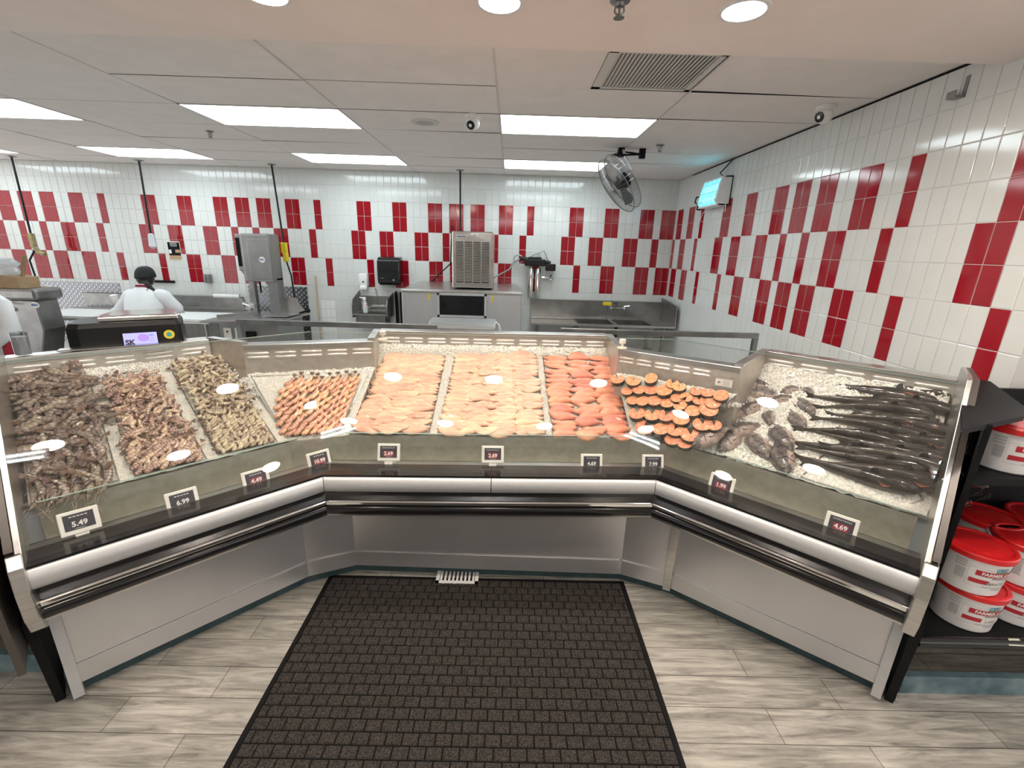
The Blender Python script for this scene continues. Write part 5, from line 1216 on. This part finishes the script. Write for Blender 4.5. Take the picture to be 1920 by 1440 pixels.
# white caps standing on the rear rails
def cap(u, v, zt, lab):
    a = onz(u, v, zt); t = thing('rail_fitting', (a.x,a.y,zt), lab, 'fitting')
    g = MB(); g.lathe([(.018,0),(.020,.004),(.020,.024),(.014,.026)], a+V((0,0,.03)), 14); g.build('cap', capw, t, smooth=True)
    g = MB(); g.lathe([(.030,0),(.030,.008),(.008,.010),(.008,.032)], a, 14); g.build('base', capw, t)
cap(718,637,1.345,'small cream knob fitting at the left step of the rear rail'); cap(1166,653,1.345,'small cream knob fitting at the right step of the rear rail')

# ceiling fan on bracket
p0 = onz(1165,278,CEIL); t = thing('cage_fan', p0, 'black wire cage fan hanging from a bracket at the ceiling', 'fan')
fc = ony(1161,345,-2.15); ax = V((-.78,-.12,-.60)).normalized(); e1 = ax.cross(Z).normalized(); e2 = e1.cross(ax)
R0 = .29; g = MB()
def ringat(h, r, th): g.tube([fc + ax*h + (e1*math.cos(q)+e2*math.sin(q))*r for q in [2*PI*k/40 for k in range(41)]], th, 5)
ringat(-.04,R0,.006); ringat(.04,R0,.006)
for k in range(1, 12): ringat(.085*(1-(k/12)**2)+.04*(k/12)**2 if 1 else 0, R0*k/12, .0014); 
for k in range(1, 12): ringat(-.085*(1-(k/12)**2)-.04*(k/12)**2, R0*k/12, .0014)
for k in range(36):
    q = 2*PI*k/36; d = e1*math.cos(q)+e2*math.sin(q)
    g.tube([fc+ax*.085+d*.02, fc+ax*.078+d*R0*.5, fc+ax*.04+d*R0, fc-ax*.04+d*R0, fc-ax*.078+d*R0*.5, fc-ax*.085+d*.02], .0016, 3)
g.build('cage', steel_dk, t)
g = MB()
for k in range(3):
    q = 2*PI*k/3+.4; d = e1*math.cos(q)+e2*math.sin(q); s = ax.cross(d); o_ = fc
    g.add([o_+d*.04-s*.03+ax*.012, o_+d*.21-s*.085+ax*.03, o_+d*.225+s*.02, o_+d*.19+s*.085-ax*.025, o_+d*.04+s*.03-ax*.012], [(0,1,2,3,4)])
g.build('blade', mat('fan_blade', (.10,.105,.11), .35, .6), t)
g = MB(); g.lathe([(.03,-.10),(.075,-.09),(.08,-.02),(.05,0),(.045,.03),(.02,.04)], fc, 20, axis=ax); g.build('motor', blk_mt, t, smooth=True)
g = MB(); g.tube([p0+V((.01,0,0)), fc+V((.10,-.05,.12)), fc-ax*.11], .014, 8); g.build('hanger_arm', alum, t, smooth=True)
g = MB(); g.box((p0.x-.03,p0.y-.03,p0.z-.08),(p0.x+.03,p0.y+.03,p0.z)); g.tube([p0+V((0,0,-.03)), fc+V((-.10,0,.26)), p0+V((.22,.0,-.05)), p0+V((0,0,-.03))], .010, 6); g.box((p0.x+.19,p0.y-.02,p0.z-.09),(p0.x+.25,p0.y+.02,p0.z)); g.build('bracket', blk_mt, t)

# insect light trap on right wall
t = thing('insect_light_trap', (-.06,-1.45,2.45), 'white wall insect light trap with glowing blue tubes', 'insect trap')
y0, y1, z0, z1 = -1.72, -1.20, 2.43, 2.74
sec = [(-.004,z0),(-.13,z0),(-.17,z0+.05),(-.15,(z0+z1)/2),(-.12,z1-.01),(-.06,z1),(-.004,z1)]
g = MB(); g.prism([V((x,y0,z)) for x, z in sec], (0,.03,0)); g.prism([V((x,y1-.03,z)) for x, z in sec], (0,.03,0)); g.box((-.02,y0,z0),(-.004,y1,z1)); g.box((-.15,y0,z0),(-.004,y1,z0+.02)); g.box((-.10,y0,z1-.02),(-.004,y1,z1)); g.build('housing', wht, t, bevel=.003)
for z, x in ((z0+.09,-.10),(z0+.21,-.09)): g = MB(); g.tube([(x,y0+.03,z),(x,y1-.03,z)], .028, 12); g.build('uv_tube', e_uv, t, smooth=True)
g = MB()
for k in range(5):
    y = y0+.03+(y1-y0-.06)*k/4; g.tube([(-.145,y,z0+.02),(-.172,y,z0+.06),(-.155,y,(z0+z1)/2),(-.12,y,z1-.02)], .004, 5)
for z, x in ((z0+.06,-.172),(z0+.15,-.158),(z0+.24,-.135)): g.tube([(x,y0+.02,z),(x,y1-.02,z)], .004, 5)
g.build('grille', wht, t)
g = MB(); a = onx(1368,294,-.02); g.tube([a, a+V((0,-.10,-.04)), onx(1350,325,-.05), V((-.06,-1.6,z1))], .008, 6); g.tube([V((-.03,y1,z0+.14)), onx(1306,370,-.05), onx(1303,380,-.04), onx(1312,386,-.02)], .009, 6); g.build('cable', blk, t, smooth=True)
g = MB(); a = onx(1312,388,-.02); g.rbox((-.05,a.y-.03,a.z-.04),(-.004,a.y+.03,a.z+.04),.006); g.build('plug', blk_mt, t)
g = MB(); g.tube([V((-.05,y0,z0+.02)), V((-.05,y0-.02,z0-.06)), V((-.05,y0+.03,z0-.06)), V((-.05,y0+.04,z0))], .005, 6); g.tube([V((-.03,y1,z0+.02)), onx(1318,400,-.02), onx(1308,425,-.02)], .004, 6); g.build('pull_cord', wht, t)

# ================================================================== SCALE and things on the rear rail
zs = 1.352
a = onz(128,655,zs); b = onz(345,640,zs); ux = (b-a); L_ = ux.length; ux = ux.normalized(); uy = V((-ux.y,ux.x,0))
c0 = a + ux*L_*.5 + uy*.16
t = thing('counter_scale', V((c0.x,c0.y,zs)), 'black weighing scale with steel plate and customer display on the rear rail', 'scale')
def sp(x, y, z): return a + ux*x + uy*y + V((0,0,z))
W1 = L_; D1 = .30
foot = [(0,.03),(.05,0),(W1-.02,0),(W1,.02),(W1,D1-.03),(W1-.05,D1),(.07,D1),(0,D1-.10)]
g = MB(); g.loft([[sp(x,y,0) for x, y in foot], [sp(x,y,.098) for x, y in foot], [sp(x+(W1/2-x)*.06,y+(D1/2-y)*.06,.122) for x, y in foot]]); g.build('body', blk, t, bevel=.004)
pl = [(.13,.03),(W1-.01,.03),(W1+.0,.06),(W1-.03,D1-.02),(.17,D1-.02),(.125,.10)]
g = MB(); g.loft([[sp(x,y,.125) for x, y in pl], [sp(x,y,.145) for x, y in pl], [sp(x+(W1*.55-x)*.05,y+(D1/2-y)*.05,.153) for x, y in pl]]); g.build('weighing_plate', steel_sh, t, bevel=.003)
cD = sp(W1*.615,-.016,.030); upv = (V((0,0,1))*.97 - uy*-.22).normalized()
g = MB(); g.obox(cD+uy*.008, ux*.074, upv*.038, uy*.006); dh = g.build('display_housing', blk_mt, t)
g = MB(); cc = cD - uy*.0015; g.slot(0); rect(g, cc, ux, upv, .142, .070); g.slot(1); disc(g, cc-uy*.001+ux*.012+upv*.008, ux, upv, .024, 20, .020); g.slot(2); put_text(g, 'SK', .036, cc-uy*.002-ux*.045-upv*.014, ux, upv, .05); rect(g, cc-uy*.0015-upv*.024, ux, upv, .118, .0012)
for k in range(3): rect(g, cc-uy*.0015+ux*.044+upv*(.016-.013*k), ux, upv, .030, .0011)
put_text(g, '0.00', .011, cc-uy*.002+ux*.046+upv*.021, ux, upv)
g.build('display_screen', [e_scr, e_scr2, blkink], dh)
cS = sp(W1*.875,-.004,.045); g = MB(); disc(g, cS, ux, V((0,0,1)), .024, 28); g.slot(1); disc(g, cS-uy*.001, ux, V((0,0,1)), .0125, 20); g.slot(2)
for k in range(18):
    q = 2*PI*k/18; rect(g, cS-uy*.0012+ux*.0185*math.cos(q)+V((0,0,1))*.0185*math.sin(q), ux, V((0,0,1)), .0026, .0034)
disc(g, cS-uy*.0015+ux*.002-V((0,0,.001)), ux, V((0,0,1)), .004, 8)
g.build('inspection_sticker', [mat('yellow_sticker', (.78,.62,.02), .4), mat('sticker_blue', (.03,.28,.38), .4), greenink], t)
# clear acrylic shield piece on the rail below the scale
g = MB(); q0 = a - ux*.02 - uy*.03; g.obox(q0+ux*(L_*.5)-V((0,0,.0))+V((0,0,.004)), ux*(L_*.52), uy*.03, (0,0,.0035)); tag(g.build('metal_scale_tray', steel, origin=q0), 'thin bent steel tray edge under the black scale', 'tray')
# clear cup cylinder
p = onz(45,664,zs+.0); t = thing('plastic_roll_cup', V((p.x,p.y,zs)), 'clear plastic cylinder of grey labels standing on the rear rail', 'container')
g = MB(); g.lathe([(.026,.0),(.028,.085)], p, 24); g.build('contents', mat('label_roll', (.75,.76,.78), .5, 0, .4, 40, stretch=(1,1,.2)), t, smooth=True)
g = MB(); g.lathe([(.030,.0),(.032,.105),(.0305,.105),(.0285,.0)], p, 24, caps=False); g.build('cup', clearpl, t, smooth=True)
# white rear counter board behind left wing
g = MB(); q = [V((-6.2,-4.15,.90)), V((-5.0,-4.95,.90)), V((-4.25,-4.22,.90)), V((-5.4,-3.3,.90))]; g.prism(q, (0,0,.03)); 
t = thing('packing_table', (-5.2,-4.1,0), 'white topped packing table behind the left wing of the counter', 'table'); g.build('tabletop', board, t)
for p in q: pp = p + (V((-5.2,-4.1,.90))-p)*.12; g = MB(); g.tube([(pp.x,pp.y,0),(pp.x,pp.y,.90)], .02, 8); g.build('leg', steel_dk, t)

# ================================================================== SHELVES BESIDE THE COUNTER
t = thing('shelf_unit', (-.1,-5.3,0), 'black metal shelf unit right of the fish counter holding lard buckets', 'shelf')
Y0, YB = -5.56, -5.08
pl0 = V((-.665,-5.565,0)); pl1 = V((-.17,-5.09,0)); d = (pl1-pl0).normalized(); nn_ = V((-d.y,d.x,0))
g = MB(); g.prism([pl0+V((0,0,.0)), pl1+V((0,0,.0)), pl1+V((0,0,1.33)), pl0+V((0,0,1.33))], nn_*-.02); g.build('side_panel', blk_mt, t)
g = MB(); g.box((-.17,YB,0),(1.3,YB+.02,1.33)); g.build('back_panel', blk_mt, t)
def shelfboard(z, y0, th, xr=1.3, xl=None):
    fl = pl0 + (pl1-pl0)*((y0-pl0.y)/(pl1.y-pl0.y)); fl.y = y0
    g = MB(); g.prism([V((fl.x+.02,y0,z-th)), V((xr,y0,z-th)), V((xr,YB,z-th)), V((pl1.x+.01,YB,z-th))], (0,0,th)); return g
g = shelfboard(.348, Y0, .04); g.build('base_shelf', blk_mt, t)
g = MB(); g.tube([(-.64,Y0-.008,.33),(1.3,Y0-.008,.33)], .022, 12); g.build('shelf_bumper', blk_sh, t, smooth=True)
g = MB(); g.prism([onz(u,v,.353) for u, v in ((1853,1197),(1868,1184),(1884,1184),(1888,1197))], (0,0,-.002)); 
g = shelfboard(1.075, -5.50, .03); g.build('upper_shelf', blk_mt, t)
q = [onz(u,v,1.335) for u, v in [(1802,707),(1855,715),(1920,757),(1960,790),(1960,772),(1805,805)]]
q = [onz(1802,707,1.335), onz(1855,715,1.335), onz(1920,760,1.335), onz(1990,800,1.335), onz(1990,770,1.335), onz(1920,780,1.335), onz(1805,805,1.335)]
q = [onz(1800,707,1.335), onz(1855,715,1.335), onz(1975,795,1.335), onz(1975,766,1.335), onz(1805,805,1.335)]
q = [q[0], q[1], q[2]+V((.1,.0,0)), q[4]+V((.45,.33,0)), q[4]]
g = MB(); q = [onz(1802,707,1.335), onz(1857,715,1.335), onz(1921,762,1.335), onz(1921,780,1.335), onz(1805,805,1.335)]
g.prism(q, (0,0,-.02)); g.build('top_board', blk_mt, t)
g = MB(); g.box((-.60,Y0+.02,0),(1.3,Y0+.05,.10)); g.build('kick_board', mat('blue_grey_kick_board', (.07,.13,.16), .4, 0, .5, 10, col2=(.20,.29,.32)), t)
g = MB(); g.box((-.62,-5.10,.0),(1.3,-5.09,.31)); g.build('lower_back', blk_mt, t)
g = MB(); q4 = [V((-.26,Y0-.031,.338)), V((-.245,Y0-.012,.353)), V((-.20,Y0-.012,.353)), V((-.185,Y0-.031,.336))]; g.prism(q4, (0,.004,.0006)); tag(g.build('torn_paper_scrap', mat('scrap', (.62,.62,.50), .7), origin=q4[0]), 'torn pale paper scrap stuck on the shelf bumper', 'paper scrap')
# lard buckets
def bucket(x, y, z, rot, word, label, rt=.120, H=.188, handle='down', name='lard_bucket'):
    t = thing(name, (x,y,z), label, 'bucket', None); rb = rt*.885
    def R(h): return rb + (rt-rb)*h/H
    g = MB(); g.lathe([(rb-.006,0),(rb,.006),(R(H*.86),H*.86),(R(H*.86)+.004,H*.865),(R(H)+.002,H-.004)], (x,y,z), 48); pail_ = g.build('pail', bucketw, t, smooth=True)
    g = MB(); g.lathe([(R(H*.88)+.005,H*.90),(rt+.008,H*.90),(rt+.009,H+.002),(rt+.005,H+.007),(rt-.006,H+.007),(rt-.012,H+.002),(rt*.7,H+.002),(rt*.68,H+.0035),(rt*.3,H+.003),(.002,H+.003)], (x,y,z), 48); g.build('lid', redlid, t, smooth=True)
    def cyl(th, h, lift=.0012):
        r = R(h)+lift; a_ = rot + th; return V((x+r*math.cos(a_), y+r*math.sin(a_), z+h))
    def band(g, th0, th1, h0, h1, lift=.0012, n=10):
        for i in range(n):
            p, q_ = th0+(th1-th0)*i/n, th0+(th1-th0)*(i+1)/n
            g.add([cyl(p,h0,lift), cyl(q_,h0,lift), cyl(q_,h1,lift), cyl(p,h1,lift)], [(0,1,2,3)])
    def word_(g, s, size, th, h, bold=.02, lift=.0022, xs=1.0):
        vs_, fs_ = text_geo(s, size, bold); g.add([cyl(th + p.x*xs/R(h), h+p.y, lift) for p in vs_], fs_)
    g = MB(); s_ = rt/.12
    g.slot(1); band(g, -.50, .98, .100*s_, .125*s_, n=16); band(g, -.62, -.05, .062*s_, .082*s_)
    g.slot(0); word_(g, 'FARMER JOHN', .0205*s_, .24, .112*s_, .035)
    g.slot(2); band(g, .04, .48, .125*s_, .148*s_, .0010); g.slot(3); band(g, .04, .48, .125*s_, .133*s_, .0014, 6)
    g.slot(4); band(g, .19, .33, .128*s_, .148*s_, .0018, 4); band(g, .12, .40, .145*s_, .148*s_, .0018, 4); band(g, -.0, .62, .092*s_, .097*s_)
    g.slot(5); band(g, .04, .72, .056*s_, .082*s_, .0016); g.slot(4); word_(g, word, .020*s_, .30, .068*s_, .02)
    band(g, -.2, .6, .048*s_, .050*s_); band(g, .1, .5, .038*s_, .041*s_)
    for h in (.134, .046): band(g, -.70, -.0, h*s_, (h+.0008)*s_)
    band(g, -.70, -.695, .046*s_, .134*s_, n=1)
    for k in range(9):       # barcode and fine print
        if k % 3 != 2: band(g, -1.10, -.78, (.132+.0042*k-.010)*s_, (.1335+.0042*k-.010)*s_, n=4)
    for k in range(12): band(g, -1.04, -.76, (.064+.0042*k)*s_, (.0655+.0042*k)*s_, n=3)
    for k in range(11): band(g, -1.95, -1.55, (.060+.0065*k)*s_, (.0625+.0065*k)*s_, n=3)
    band(g, -2.0, -1.5, .132*s_, .137*s_, n=3); band(g, -1.98,-1.50,.055*s_,.057*s_,n=3)
    g.build('label_print', [wht, redink, blueink, greenink, greyink, wht_w], pail_)
    g = MB(); rr_ = R(H*.84)+.004
    for s2 in (-1, 1): c_ = V((x+rr_*math.cos(rot-PI/2*s2-.5), y+rr_*math.sin(rot-PI/2*s2-.5), z+H*.80)); g.lathe([(.011,-.003),(.011,.006),(.005,.007)], c_, 12, axis=(math.cos(rot-PI/2*s2-.5), math.sin(rot-PI/2*s2-.5), 0))
    g.build('handle_lug', bucketw, t)
    g = MB(); pts = []; zz = {'down': -.30, 'up': .22}[handle]
    for k in range(19):
        a_ = rot-PI/2-.5 - PI*k/18; f = math.sin(PI*k/18); rr2 = rr_+.008+.004*f
        pts.append(V((x+rr2*math.cos(a_), y+rr2*math.sin(a_), z+H*.80 + zz*H*f*(1 if handle == 'down' else .8))))
    g.tube(pts, .0038, 6); g.build('handle', bucketw, t, smooth=True)
    return t
H_ = .197
zb = .349
bucket(-.335,-5.435,zb, -1.75,'LARD', 'red lidded white lard bucket at the bottom left of the shelf, reading LARD')
bucket(-.375,-5.440,zb+H_, -1.75,'MANTECA', 'red lidded bucket stacked on the LARD bucket, reading MANTECA')
bucket(-.075,-5.405,zb, -2.0,'MANTECA', 'white bucket on the base shelf, right of the LARD bucket')
bucket(-.095,-5.400,zb+H_, -.9,'MANTECA', 'bucket with white handle across its red lid, right of the front stack top', handle='up')
bucket(-.12,-5.205,zb, -1.75,'LARD', 'bucket low in the back row behind the front left stack', )
bucket(-.10,-5.215,zb+H_, -1.75,'MANTECA', 'bucket with plain red lid behind the front left stack, upper one')
bucket(.16,-5.215,zb, -1.75,'LARD', 'bucket low in the back row at the right edge of the photo')
bucket(.165,-5.215,zb+H_, -1.75,'MANTECA', 'red lidded bucket of the back row cut by the right edge of the photo')
bucket(.19,-5.42,zb, -1.75,'LARD', 'white bucket sliver at the right edge on the base shelf')
bucket(-.315,-5.365,1.076, -1.72,'MANTECA', 'single red lidded lard bucket alone on the upper shelf', handle='up')
# left shelf unit
t = thing('shelf_unit', (-4.9,-5.3,0), 'black shelf unit left of the counter, cut by the left edge of the photo', 'shelf')
q0 = PL(1.115,.28,0); q1 = PL(1.115,.95,0)
g = MB(); g.prism([PL(1.10,.02,.38), PL(1.10,.95,.38), PL(1.10,.95,1.33), PL(1.10,.55,1.33), PL(1.10,-.02,.80)], uL*.02); g.build('side_panel', brownstrip, t)
g = MB(); g.box((-7.0,-5.60,.31),(-4.36,-5.10,.348)); g.build('base_shelf', blk_mt, t)
g = MB(); g.tube([(-7.0,-5.608,.33),(-4.36,-5.608,.33)], .022, 12); g.build('shelf_bumper', blk_sh, t, smooth=True)
g = MB(); g.box((-7.0,-5.10,0),(-4.9,-5.08,1.6)); g.build('back_panel', blk_mt, t)
g = MB(); g.box((-7.0,-5.52,0),(-4.36,-5.49,.10)); g.build('kick_board', MATS['blue_grey_kick_board'], t)
g = MB(); g.rbox((-4.86,-5.50,.35),(ony(17,1100,-5.5).x,-5.25,.72),.01); tag(g.build('red_carton', redlid, origin=(-4.7,-5.4,.35)), 'red carton on the left shelf, only a sliver showing at the edge', 'carton')
# ================================================================== PEOPLE
def ringz(cx, cy, z, rx, ry, n=20, yaw=0, tilt=(0,0)):
    out = []
    for k in range(n):
        q = 2*PI*k/n; x, y = rx*math.cos(q), ry*math.sin(q); xx = x*math.cos(yaw)-y*math.sin(yaw); yy = x*math.sin(yaw)+y*math.cos(yaw)
        out.append(V((cx+xx, cy+yy, z + xx*tilt[0] + yy*tilt[1])))
    return out
def worker(px, py, lab, main=True):
    t = thing('person', (px,py,0), lab, 'person')
    # facing +y (away from the shop), leaning forward over the table
    hip = V((px,py,.86)); chest = V((px-.01,py+.10,1.14)); neck = V((px-.03,py+.19,1.345)); head = V((px-.055,py+.25,1.47))
    P_ = [hip, V((px,py+.03,1.0)), chest, V((px-.02,py+.16,1.26)), neck,
          V((px-.19,py+.15,1.27)), V((px-.33,py+.13,1.08)), V((px-.43,py+.20,1.06)),
          V((px+.16,py+.15,1.27)), V((px+.265,py+.20,1.12)), V((px+.12,py+.38,1.08)),
          V((px-.09,py+.0,.78)), V((px-.10,py+.02,.46)), V((px-.10,py-.02,.08)), V((px-.10,py+.10,.04)),
          V((px+.09,py+.0,.78)), V((px+.10,py+.02,.46)), V((px+.10,py-.02,.08)), V((px+.10,py+.10,.04))]
    E_ = [(0,1),(1,2),(2,3),(3,4),(3,5),(5,6),(6,7),(3,8),(8,9),(9,10),(0,11),(11,12),(12,13),(13,14),(0,15),(15,16),(16,17),(17,18)]
    R0_ = [(.15,.11),(.14,.10),(.155,.11),(.12,.09),(.055,.055),(.065,.06),(.045,.045),(.032,.032),(.065,.06),(.045,.045),(.032,.032),(.085,.085),(.062,.062),(.045,.045),(.04,.03),(.085,.085),(.062,.062),(.045,.045),(.04,.03)]
    skin_mesh('body', P_, E_, R0_, skin, t)
    # head with face
    hc = head; g = MB(); rings = []
    for k in range(15):
        a = PI*k/14; z = -.115*math.cos(a); r = .078*math.sin(a)**.8 + .001
        rings.append([V((hc.x + r*math.cos(q)*.95, hc.y + r*math.sin(q)*1.15 + (.014 if math.sin(q) > .9 and abs(z+.02) < .03 else 0), hc.z + z)) for q in [2*PI*j/16 for j in range(16)]])
    g.loft(rings); g.lathe([(.004,-.01),(.018,0),(.012,.01)], hc+V((-.078,0,-.01)), 8, axis=(-1,0,0)); g.lathe([(.004,-.01),(.018,0),(.012,.01)], hc+V((.078,0,-.01)), 8, axis=(1,0,0))
    g.tube([hc+V((0,.088,.01)), hc+V((0,.108,-.02)), hc+V((0,.09,-.03))], [.008,.013,.008], 6); g.build('head', skin, t, smooth='all')
    g = MB(); rings = []
    for k in range(9):
        a = PI/2*k/8; z = .005+.125*math.sin(a); r = .098*math.cos(a)**.7+.001
        rings.append(ringz(hc.x, hc.y-.004, hc.z+z-.012, r, r*1.12, 20, 0, (0,.10)))
    g.loft(rings); g.prism([hc+V((-.045,.095,.012)), hc+V((-.10,.0,.012)), hc+V((-.165,.045,-.012)), hc+V((-.115,.125,-.012))], (0,0,.008)); g.build('cap', capm, t, smooth='all')
    g = MB(); g.loft([ringz(hc.x, hc.y-.015, hc.z+z, rx, rx*.95, 16, 0, (0,.1)) for z, rx in ((.02,.088),(-.03,.086),(-.07,.07),(-.095,.05))])
    for k in range(5):
        o = (k-2)*.014; g.tube([hc+V((.03+o*.3,-.075,-.02)), hc+V((.07+o,-.11,-.07)), hc+V((.12+o,-.11,-.14)), hc+V((.165+o*1.2,-.10,-.205))], [.020,.020,.016,.005], 6)
    g.build('hair', hairm, t, smooth='all')
    # coat: torso, sleeves, collar
    g = MB(); secs = [(0,.0,.62,.20,.155),(.0,.01,.80,.205,.16),(0,.03,.98,.195,.15),(-.01,.085,1.12,.205,.15),(-.02,.13,1.22,.215,.135),(-.025,.155,1.285,.19,.115),(-.03,.17,1.325,.12,.09),(-.035,.18,1.35,.075,.075)]
    g.loft([[p + V((0.004*math.sin(9*i+k*1.7), .006*math.sin(5*i+k*1.3), 0)) for i, p in enumerate(ringz(px+dx, py+dy, z, rx, ry, 28, 0, (.0,-.25 if z > 1.1 else 0)))] for k, (dx,dy,z,rx,ry) in enumerate(secs)])
    g.build('coat', coatm, t, smooth='all')
    def sleeve(pts, rs):
        g = MB(); fine = []; fr = []
        for i in range(len(pts)-1):
            for k in range(5): f = k/5; fine.append(pts[i].lerp(pts[i+1], f)); fr.append((rs[i]+(rs[i+1]-rs[i])*f)*(1+.06*math.sin(7*(i*5+k))))
        fine.append(pts[-1]); fr.append(rs[-1]); g.tube(fine, fr, 16); g.build('sleeve', coatm, t, smooth='all')
    sleeve([P_[5]+V((.05,0,.0)), P_[5]+V((-.01,0,-.03)), P_[6], P_[7]+V((.0,-.03,0))], [.075,.085,.068,.052])
    sleeve([P_[8]+V((-.05,0,.0)), P_[8]+V((.03,0,-.02)), P_[9], P_[10]+V((.0,-.03,0))], [.075,.085,.070,.052])
    g = MB(); g.tube([V((px-.035+.068*math.cos(q), py+.165+.062*math.sin(q), 1.362-.02*math.sin(q))) for q in [2*PI*k/16 for k in range(17)]], .012, 8); g.build('collar', redcloth, t, smooth='all')
    g = MB(); g.tube([V((px-.035+.062*math.cos(q), py+.17+.058*math.sin(q), 1.374-.02*math.sin(q))) for q in [2*PI*k/16 for k in range(17)]], .007, 8); g.build('neck_band', wht, t, smooth='all')
    # trousers
    g = MB()
    for s in (-1, 1): g.tube([V((px+s*.085,py+.0,.84)), V((px+s*.10,py+.02,.46)), V((px+s*.10,py-.01,.10))], [.105,.082,.070], 14)
    g.build('trousers', capm, t, smooth='all')
    g = MB()
    for s in (-1, 1): g.rbox((px+s*.10-.05,py-.08,0),(px+s*.10+.05,py+.18,.09),.03)
    g.build('shoes', blk_mt, t, smooth='all')
    # hands: palm, four fingers and thumb, lightly curled
    for w, dirv, sgn in ((P_[7], V((.12,1,-.25)), 1), (P_[10], V((-.15,1,-.2)), -1)):
        d = dirv.normalized(); s = d.cross(Z).normalized(); n = s.cross(d)
        pts = [w, w+d*.05, w+d*.09]; ed = [(0,1),(1,2)]; rad = [(.026,.02),(.036,.018),(.034,.016)]
        for k, ln in enumerate((.062,.070,.065,.050)):
            b_ = w + d*.095 + s*(.028-.019*k); i0 = len(pts); pts += [b_, b_+d*ln*.5-n*.012, b_+d*ln*.75-n*.034]; ed += [(2,i0),(i0,i0+1),(i0+1,i0+2)]; rad += [(.0095,.0095),(.009,.009),(.0075,.0075)]
        i0 = len(pts); b_ = w+d*.035+s*.035*sgn; pts += [b_, b_+d*.03+s*.02*sgn-n*.01, b_+d*.055+s*.018*sgn-n*.022]; ed += [(1,i0),(i0,i0+1),(i0+1,i0+2)]; rad += [(.012,.012),(.0105,.0105),(.009,.009)]
        skin_mesh('hand', pts, ed, rad, glovem, t)
    return t
worker(-6.60,-1.98,'person in white coat, black cap and ponytail, seen from behind at the cutting table')
# white scoop held up in her left hand
q = ony(212,552,-1.72); q2 = ony(224,584,-1.70)
g = MB(); g.tube([q2, q2.lerp(q,.45), q2.lerp(q,.55), q2.lerp(q,.95), q], [.016,.018,.035,.040,.022], 10)
tag(g.build('white_scoop', wht, origin=q2, smooth=True), 'white plastic scoop held upright in the left hand of the worker', 'scoop')
# person cut by the left edge
def worker2(px, py):
    t = thing('person', (px,py,0), 'person at the left edge, only a white sleeve and red apron showing', 'person')
    P_ = [V((px,py,.92)), V((px,py,1.1)), V((px,py,1.28)), V((px,py,1.40)), V((px,py,1.50)), V((px+.17,py,1.36)), V((px+.25,py-.02,1.12)), V((px+.20,py-.20,1.0)), V((px-.17,py,1.36)), V((px-.25,py-.02,1.12)), V((px-.20,py-.20,1.0)),
          V((px-.1,py,.80)), V((px-.1,py,.45)), V((px-.1,py,.08)), V((px+.1,py,.80)), V((px+.1,py,.45)), V((px+.1,py,.08))]
    skin_mesh('body', P_, [(0,1),(1,2),(2,3),(3,4),(3,5),(5,6),(6,7),(3,8),(8,9),(9,10),(0,11),(11,12),(12,13),(0,14),(14,15),(15,16)], [(.15,.11),(.14,.10),(.15,.11),(.10,.08),(.06,.06),(.06,.06),(.045,.045),(.03,.03),(.06,.06),(.045,.045),(.03,.03),(.085,.085),(.06,.06),(.045,.045),(.085,.085),(.06,.06),(.045,.045)], skin, t)
    g = MB(); g.loft([ringz(px, py, z, rx, ry, 24) for z, rx, ry in ((.95,.19,.14),(1.15,.19,.14),(1.32,.21,.14),(1.42,.16,.11),(1.47,.08,.08))]); g.build('coat', coatm, t, smooth='all')
    g = MB(); g.loft([ringz(px, py, z, rx, ry, 24) for z, rx, ry in ((.45,.24,.19),(.8,.235,.19),(1.0,.225,.175),(1.10,.205,.155))]); g.build('apron', redcloth, t, smooth='all')
    for s in (-1, 1):
        g = MB(); g.tube([V((px+s*.12,py,1.38)), V((px+s*.19,py,1.33)), V((px+s*.25,py-.02,1.13)), V((px+s*.21,py-.17,1.02))], [.07,.08,.068,.052], 14); g.build('sleeve', coatm, t, smooth='all')
        w = V((px+s*.20,py-.19,1.0)); d = V((-s*.1,-1,-.1)).normalized(); sd = d.cross(Z).normalized()
        pts = [w, w+d*.05, w+d*.09]; ed = [(0,1),(1,2)]; rad = [(.026,.02),(.036,.018),(.034,.016)]
        for k, ln in enumerate((.062,.070,.065,.050)):
            b_ = w + d*.095 + sd*(.028-.019*k); i0 = len(pts); pts += [b_, b_+d*ln*.5-Z*.012, b_+d*ln*.75-Z*.034]; ed += [(2,i0),(i0,i0+1),(i0+1,i0+2)]; rad += [(.0095,.0095),(.009,.009),(.0075,.0075)]
        i0 = len(pts); b_ = w+d*.035-sd*.035*s; pts += [b_, b_+d*.03-sd*.02*s, b_+d*.055-sd*.018*s]; ed += [(1,i0),(i0,i0+1),(i0+1,i0+2)]; rad += [(.012,.012),(.0105,.0105),(.009,.009)]
        skin_mesh('hand', pts, ed, rad, glovem, t)
    hc = V((px,py-.02,1.62)); g = MB(); rings = []
    for k in range(13):
        a = PI*k/12; r = .078*math.sin(a)**.8+.001; rings.append(ringz(hc.x, hc.y, hc.z-.115*math.cos(a), r*.95, r*1.15, 16))
    g.loft(rings); g.tube([hc+V((0,-.088,.01)), hc+V((0,-.108,-.02)), hc+V((0,-.09,-.03))], [.008,.013,.008], 6); g.build('head', skin, t, smooth='all')
    g = MB(); g.loft([ringz(hc.x, hc.y+.004, hc.z+.005+.115*math.sin(PI/2*k/8), .096*math.cos(PI/2*k/8)**.7+.001, .105*math.cos(PI/2*k/8)**.7+.001, 20) for k in range(9)]); g.build('cap', capm, t, smooth='all')
e = ony(22,625,-3.3)
worker2(e.x-.225, -3.3)
